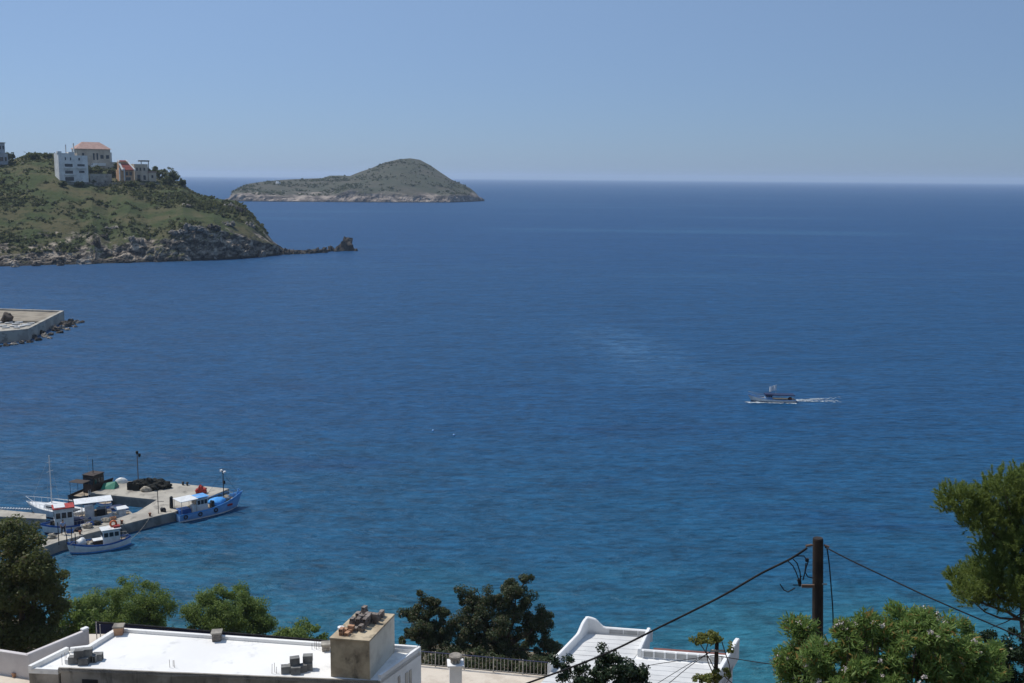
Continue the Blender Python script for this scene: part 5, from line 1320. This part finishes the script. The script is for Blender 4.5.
    for k in range(3): b.tube('oar', 'bwhite', [(.05 + .1 * k, -.4 + .3 * k, .9), (.85, .3 - .25 * k, 1.05)], .03)
    # motor boat under way
    b = Boat('motor_boat', 'white motor boat with a flag, speeding left across open water', (795, 401.8), (750.5, 401.0), 2.4, (.55, .55, 1.55), 'mhull', 'bpale', 'navy', .85, rake=.9)
    z = b.dz(.4)
    b.box('canopy', 'navy', .36, 0, 1.30, (5.6, 2.1, .14), bevel=.03)
    for f in (.08, .3, .5, .64):
        for y in (-.95, .95): b.tube('canopy_post', 'metal', [(f, y, z - .1), (f, y, 1.31)], .03)
    b.house(.60, 1.4, 1.3, .95, 'bpale', 'navy')
    b.tube('flagpole', 'metal', [(.44, 0, 1.2), (.43, 0, 3.3)], .03)
    fl = MB(); 
    fx = b.X(.44)
    fr = [[(fx - .05 - .06 * i - 0 + i * .22, .12 * math.sin(i * 1.3), 3.25 - .05 * i), (fx - .05 - .06 * i + i * .22, .12 * math.sin(i * 1.3), 2.25 - .05 * i)] for i in range(9)]
    fl.loft(fr); fo = fl.build('flag', 'white', b.th); fo.modifiers.new('t', 'SOLIDIFY').thickness = .02
    for k in range(4):
        st = MB(); z0 = .05 + k * .25
        st.loft([[(p[0][0], p[0][1] - .016, p[0][2] - z0), (p[0][0], p[0][1] - .016, p[0][2] - z0 - .11)] for p in fr]); st.build('flag_stripe', 'bblue', fo)
    MB().blob((b.X(.12), .2, z + .25), (.4, .4, .3), 3, .2).build('gear', 'rust', b.th)
    b.rails(.68, .98, .4, 4, 'metal', .02)
boats()

# foam: bow wave and wake of the motor boat
def wake():
    rr = random.Random(77); mb = MB()
    def patch(px, py, L, Wd):
        p = at_z(px, py, 0); n = 9; pts = []
        for k in range(n):
            a = 2 * math.pi * k / n; q = rr.uniform(.5, 1.1); pts.append((p.x + L * q * math.cos(a), p.y + Wd * q * math.sin(a), .03 + rr.random() * .05))
        mb.add(pts, [tuple(range(n))])
    for i in range(260):
        t = rr.random() ** 1.9; px = 794 + t * 48; sp = .8 + 2.6 * t
        py = 400.6 + rr.choice((-1, 1)) * sp * rr.uniform(.25, 1.0) * .8 - .9 * t
        patch(px, py, rr.uniform(.10, .6) * (1.0 - .45 * t), rr.uniform(.08, .28) * (1.0 - .4 * t))
    for i in range(60):
        px = rr.uniform(748, 796); patch(px, 402.6 + rr.gauss(0, .35) + .4 * (px - 748) / 48, rr.uniform(.2, .7), rr.uniform(.15, .4))
    tag(mb.build('wake_foam', 'foam'), kind='stuff')
wake()
for i, (px, py) in enumerate([(433, 431.2), (454, 435.6)]):
    p = at_z(px, py, 0); o = MB().blob((0, 0, .1), (.20, .20, .18), 1, .02, 12, 8).build('buoy', 'bpale', loc=p, smooth=True)
    tag(o, ['tiny white buoy afloat in mid water, the left one', 'tiny white buoy afloat in mid water, the right one'][i], 'buoy')
# row of floats on the mooring line of the yacht
pts = [at_z(x, 509.5 + (x - 28) * -.01, 0) for x in np.linspace(-40, 31, 40)]
def floatline():
    a = at_z(-40, 507.5, .0); b = at_z(31, 510, .0); th = thing('float_line', 'line of small white floats on the water left of the yacht', 'float line', a)
    d = b - a; o0 = None
    MB().tube([(0, 0, .05), (d.x * .5, d.y * .5, .05), (d.x, d.y, .05)], .03, 5).build('rope', 'bwhite', th)
    for k in range(26):
        q = d * (k / 25)
        if o0 is None: o0 = MB().blob((0, 0, .08), (.16, .16, .14), 1, .02, 8, 6).build('float', 'bwhite', th); o = o0
        else: o = o0.copy(); col.objects.link(o); o.parent = th
        o.location = q
floatline()

# ------------------------------------------------------------------ things on the pier
def pier_things():
    p = PZ(149.5, 488.5); mb = MB()
    for i, (dx, dy, rx, rz_) in enumerate([(-2.2, .3, 1.0, .8), (-1.2, .2, 1.3, 1.15), (0, .1, 1.4, 1.35), (1.1, .3, 1.3, 1.2), (2.0, .3, 1.1, .9), (.6, -.5, 1.1, .8), (-.4, .8, 1.3, 1.2)]):
        mb.blob((dx * .85, dy, .25), (rx * .85, .75, rz_ * .72), 40 + i, .30, 18, 12, 2.0)
    tag(mb.build('net_heap', 'net', loc=p), 'long heap of dark fishing nets on the pier head', 'nets')
    for i, (px, py) in enumerate([(131, 489), (136.5, 489.8)]):
        p = PZ(px, py); th = thing('crate', ['dark open crate at the left end of the net heap', 'second dark crate, touching the net heap'][i], 'crate', p, .1)
        for (x, y, a, b) in ((-.37, 0, .05, .8), (.37, 0, .05, .8), (0, .38, .69, .05), (0, -.38, .69, .05)): MB().box((x, y, .45), (a, b, .88)).build('side', 'net', th)
        MB().box((0, 0, .04), (.69, .7, .06)).build('bottom', 'net', th)
    p = PZ(146, 491.2); o = MB().blob((0, 0, .2), (.75, .5, .45), 55, .15, 12, 8).build('tarpaulin_bundle', 'palenet', loc=p, smooth=True); tag(o, 'pale grey tarpaulin bundle lying before the net heap', 'tarpaulin')
    p = PZ(201, 493); mb = MB()
    for i, (dx, rz_) in enumerate([(-.4, .55), (0, .95), (.4, .7)]): mb.blob((dx, 0, rz_ * .5), (.38, .4, rz_ * .6), 65 + i, .3, 12, 9, 2.2)
    tag(mb.build('red_net_heap', 'red', loc=p), 'heap of bright red nets behind the blue fishing boat', 'nets')
    # green tarp and pale upturned boat
    p = PZ(110, 487.5); mb = MB().hexa([(-.9, -.9, 0), (.9, -.9, 0), (.9, .9, 0), (-.9, .9, 0)], [(-.8, -.1, .55), (.8, -.1, .85), (.8, .1, .85), (-.8, .1, .55)])
    tag(mb.build('green_tarpaulin', 'green', loc=(p.x, p.y, ZP + .002), bevel=.03), 'green tarpaulin tent between the brown wheelhouse and the pier head', 'tarpaulin')
    p = PZ(121.5, 482.5); o = MB().blob((0, 0, .1), (.85, .5, .6), 71, .08, 14, 8).build('upturned_boat', 'bwhite', loc=p, smooth=True); tag(o, 'small upturned white boat right of the green tarpaulin', 'boat')
    # bollards at the back edge
    for i, (px, py) in enumerate([(183, 485), (187.3, 485.4)]):
        p = PZ(px, py); th = thing('bollard', ['dark bollard on the back edge of the pier head, the left one of the pair', 'dark bollard on the back edge of the pier head, the right one of the pair'][i], 'bollard', p)
        MB().tube([(0, 0, 0), (0, 0, .36)], .13, 12).build('stem', 'dark', th); MB().tube([(0, 0, .361), (0, 0, .40), (0, 0, .48)], [.2, .21, .12], 12).build('head', 'dark', th)
    # lamp post
    p = PZ(138.5, 484.5); th = thing('lamp_post', 'tall lamp post with two dark heads beyond the net heap', 'lamp post', p); h = 33 * S
    MB().tube([(0, 0, 0), (0, 0, .3), (0, 0, h)], [.09, .06, .05], 8).build('pole', 'rebar', th)
    MB().tube([(0, 0, h - .5), (.28, 0, h - .25), (.3, 0, h)], .025, 6).build('arm', 'rebar', th)
    for x, z in ((0, h + .002), (.3, h - .35)): MB().tube([(x, 0, z), (x, 0, z + .12), (x, 0, z + .42), (x, 0, z + .48)], [.07, .16, .18, .05], 10).build('lamp_head', 'net', th)
    # signpost with crossbar
    p = PZ(158.5, 513.5); th = thing('mooring_post', 'thin dark post with a short crossbar at the walkway corner', 'post', p)
    MB().tube([(0, 0, 0), (0, 0, 3.2)], .045, 8).build('pole', 'dark', th); MB().tube([(-.1, 0, 1.5), (.7, 0, 1.5)], .03, 6).build('crossbar', 'dark', th)
    for i, (px, py) in enumerate([(162, 511.5), (164.5, 511.8)]):
        p = PZ(px, py); o = MB().blob((0, 0, .2), (.2, .2, .35), 5 + i, .2).build('gear_bag', 'dark', loc=p); tag(o, ['small dark bag beside the thin post, the left one', 'small dark bag beside the thin post, the right one'][i], 'bag')
    p = PZ(171.5, 508); o = MB().tube([(0, 0, 0), (0, 0, .1), (.02, 0, 1.4), (0, 0, 1.5)], [.2, .24, .2, .1], 10).build('rolled_net', 'dark', loc=p); tag(o, 'upright dark roll of netting by the blue boat\'s stern', 'nets')
    # mooring poles along the walkway
    for i, (px, py, h) in enumerate([(59, 545, 2.6), (72, 541.5, 1.7), (67, 544.5, 1.2)]):
        p = PZ(px, py); o = MB().tube([(0, 0, 0), (0, 0, h)], .05, 8).build('mooring_pole', 'bbrown', loc=p)
        tag(o, ['tall brown mooring pole on the walkway nearest the tall tree', 'middle-height brown pole on the walkway by the white bow', 'short brown pole close to the white boat\'s bow'][i], 'pole')
pier_things()

def person(px, py):
    p = PZ(px, py); th = thing('person', 'person in a pale blue shirt and dark trousers on the walkway', 'person', p, .4)
    def skin(name, V, E, Rd, mat, parent):
        me = bpy.data.meshes.new(name); me.from_pydata(V, E, []); me.update(); o = bpy.data.objects.new(name, me); col.objects.link(o); o.parent = parent
        me.materials.append(M[mat]); md = o.modifiers.new('skin', 'SKIN')
        for i, r in enumerate(Rd): me.skin_vertices[0].data[i].radius = (r, r)
        me.skin_vertices[0].data[0].use_root = True
        sb = o.modifiers.new('sub', 'SUBSURF'); sb.levels = 1; sb.render_levels = 2; return o
    V = [(0, 0, .93), (0, 0, 1.15), (0, 0, 1.40), (0, 0, 1.50), (0, .0, 1.60), (0, 0, 1.72), (-.2, 0, 1.40), (-.27, .02, 1.12), (-.25, -.12, .90), (.2, 0, 1.40), (.27, .02, 1.12), (.25, -.12, .90), (-.1, 0, .88), (-.14, 0, .48), (-.17, .02, .06), (-.17, -.14, .03), (.1, 0, .88), (.16, -.06, .48), (.2, 0, .06), (.2, -.16, .03), (-.24, -.18, .82), (.24, -.18, .82)]
    E = [(0, 1), (1, 2), (2, 3), (3, 4), (4, 5), (2, 6), (6, 7), (7, 8), (2, 9), (9, 10), (10, 11), (0, 12), (12, 13), (13, 14), (14, 15), (0, 16), (16, 17), (17, 18), (18, 19), (8, 20), (11, 21)]
    Rd = [.15, .15, .16, .06, .10, .08, .07, .05, .035, .07, .05, .035, .095, .065, .045, .04, .095, .065, .045, .04, .035, .035]
    skin('body', V, E, Rd, 'skin', th)
    skin('shirt', [V[0], V[1], V[2], V[6], tuple(Vector(V[6]).lerp(Vector(V[7]), .8)), V[9], tuple(Vector(V[9]).lerp(Vector(V[10]), .8))], [(0, 1), (1, 2), (2, 3), (3, 4), (2, 5), (5, 6)], [.17, .175, .18, .09, .07, .09, .07], 'shirt', th)
    skin('trousers', [(0, 0, .95), V[12], V[13], (-.17, .02, .1), V[16], V[17], (.2, 0, .1)], [(0, 1), (1, 2), (2, 3), (0, 4), (4, 5), (5, 6)], [.165, .11, .085, .065, .11, .085, .065], 'trousers', th)
    MB().blob((0, .015, 1.72), (.095, .105, .10), 1, .05, 12, 8).build('hair', 'dark', th, smooth=True)
person(63.5, 534.5)

def walkway_clutter():
    rr = random.Random(91)
    for i, (px, py, w_, h_, mt, nm, lab) in enumerate([
        (88, 527.5, .6, .35, 'palenet', 'net_bundle', 'pale bundle of netting on the walkway near the wheelhouse of the moored white boat'),
        (97, 524.5, .5, .3, 'net', 'net_bundle', 'dark bundle of netting midway along the walkway'),
        (106, 521.5, .55, .3, 'palenet', 'net_bundle', 'pale bundle of rope on the walkway behind the orange lifebuoy'),
        (78, 531, .45, .3, 'trousers', 'gear_bag', 'dark gear bag on the walkway right of the standing person'),
        (52, 538, .5, .35, 'palenet', 'net_bundle', 'pale bundle of netting at the near end of the walkway')]):
        p = PZ(px, py); tag(MB().blob((0, 0, h_ * .5), (w_, w_ * .8, h_), 130 + i, .3, 12, 8, 2.2).build(nm, mt, loc=p), lab, 'netting' if 'net' in nm else 'bag')
    for i, (px, py, mt, lab) in enumerate([(92, 524.8, 'bblue', 'blue fish crate on the walkway beside the dark netting'), (84, 527.2, 'bwhite', 'white fish crate on the walkway beside the pale netting'), (113, 519.5, 'brickorange', 'orange fish crate on the walkway near the pier corner'), (70, 532.5, 'bblue', 'blue fish crate on the walkway by the person')]):
        p = PZ(px, py); th = thing('fish_crate', lab, 'crate', p, rr.uniform(0, 1))
        MB().box((0, 0, .03), (.64, .44, .05)).build('bottom', mt, th)
        for (x, y, a, b) in ((0, .22, .7, .04), (0, -.22, .7, .04), (.33, 0, .04, .396), (-.33, 0, .04, .396)): MB().box((x, y, .16), (a, b, .30)).build('side', mt, th)
    b = Boat('small_boat', 'small grey dinghy squeezed between the yacht and the red-roofed boat', (66, 524.5), (48, 526.5), 1.5, (.55, .5, .75), 'mhull', 'navy', 'navy', .7)
    MB().blob((b.X(.5), 0, .55), (.7, .5, .25), 14, .3).build('net_heap', 'net', b.th)
    b = Boat('small_boat', 'small white dinghy moored behind the awning boat, against the pier wall', (112, 505.5), (98, 507), 1.5, (.55, .5, .75), 'bwhite', 'bblue', 'bblue', .7)
    b.box('bench', 'bdeck', .45, 0, .42, (.3, 1.1, .06)); b.box('outboard', 'dark', -.02, 0, .3, (.25, .3, .6), .8)
    # bits of the quay: bollards along the walkway edge
    for i, (px, py) in enumerate([(150, 517.3), (122, 524.8), (80, 535.4)]):
        p = PZ(px, py - 1.2); th = thing('bollard', ['bollard on the walkway edge near the pier head corner', 'bollard on the walkway edge behind the stern of the white wooden boat', 'bollard on the walkway edge above the bow of the white wooden boat'][i], 'bollard', p)
        MB().tube([(0, 0, 0), (0, 0, .3)], .12, 10).build('stem', 'rust', th); MB().tube([(0, 0, .301), (0, 0, .40)], .18, 10).build('head', 'rust', th)
walkway_clutter()

# rock outcrops breaking through the headland slope
def outcrops():
    for i, (px, py, w_, h_, mt, lab) in enumerate([
        (178, 242, 16, 5, 'palerock', 'long pale ledge of rock topping the headland cliff, its left half'), (196, 236.5, 22, 6, 'palerock', 'long pale ledge of rock topping the headland cliff, its right half'),
        (134, 250, 10, 8, 'palerock', 'pale rock outcrop low on the headland below the stone house'), (141, 244, 6, 8, 'palerock', 'upright pale rock beside the low outcrop below the stone house'),
        (231, 206, 12, 5, 'palerock', 'pale flat rock on the shoulder at the right end of the headland'), (241, 212, 9, 8, 'rock', 'dark crag under the shoulder rock at the right end of the headland'),
        (187, 206, 8, 4, 'palerock', 'small pale outcrop high on the right slope of the headland'), (104, 236, 7, 5, 'rock', 'dark rock beside the gully halfway down the headland'), (112, 228, 12, 3.5, 'palerock', 'grey rocks scattered at the top of the gully'),
        (97, 250, 6, 14, 'rock', 'dark rock wall of the gully in the headland cliff'), (214, 232, 12, 5, 'rock', 'dark overhang right of the pale ledge on the cliff'), (228, 225, 12, 6, 'palerock', 'pale boulder field high on the right cliff'), (250, 226, 9, 7, 'palerock', 'pale crag near the foot of the headland tip')]):
        p, k = on_hill(px, py); mb = MB(); rr = random.Random(i)
        for q in range(5):
            f = (q - 2) / 5; mb.blob((f * w_ * k, rr.uniform(-1, 1), rr.uniform(-.2, .2) * h_ * k), (w_ * k * .16, 1.6, h_ * k * rr.uniform(.3, .55)), 200 + i * 7 + q, .38, 12, 8, 2.0)
        o = mb.build('rock_outcrop', mt, loc=p); o.rotation_euler = (0, rr.uniform(-.15, .25), facing(p)); tag(o, lab, 'rock')
outcrops()

def ropes():
    def rp(a, b, sag, r, label):
        a, b = Vector(a), Vector(b); pts = [a.lerp(b, i / 8) - Vector((0, 0, sag * 4 * (i / 8) * (1 - i / 8))) - a for i in range(9)]
        tag(MB().tube(pts, r, 5).build('mooring_rope', 'palenet', loc=a), label, 'rope')
    h = lambda px, py, z: tuple(at_z(px, py, z))
    rp(h(150, 517, 1.5), h(131, 539, 1.0), .25, .022, 'mooring rope from the white wooden boat\'s stern to the bollard by the pier corner')
    rp(h(80, 535, 1.5), h(70, 545, 1.3), .1, .022, 'short mooring rope at the bow of the white wooden boat')
    rp(h(170, 511, 1.3), h(176, 513, 1.1), .05, .022, 'short mooring rope at the stern of the blue boat')
    rp(h(226, 489.5, 1.3), h(236, 494, 1.8), .1, .022, 'mooring rope from the blue boat\'s tall bow to the pier corner')
ropes()
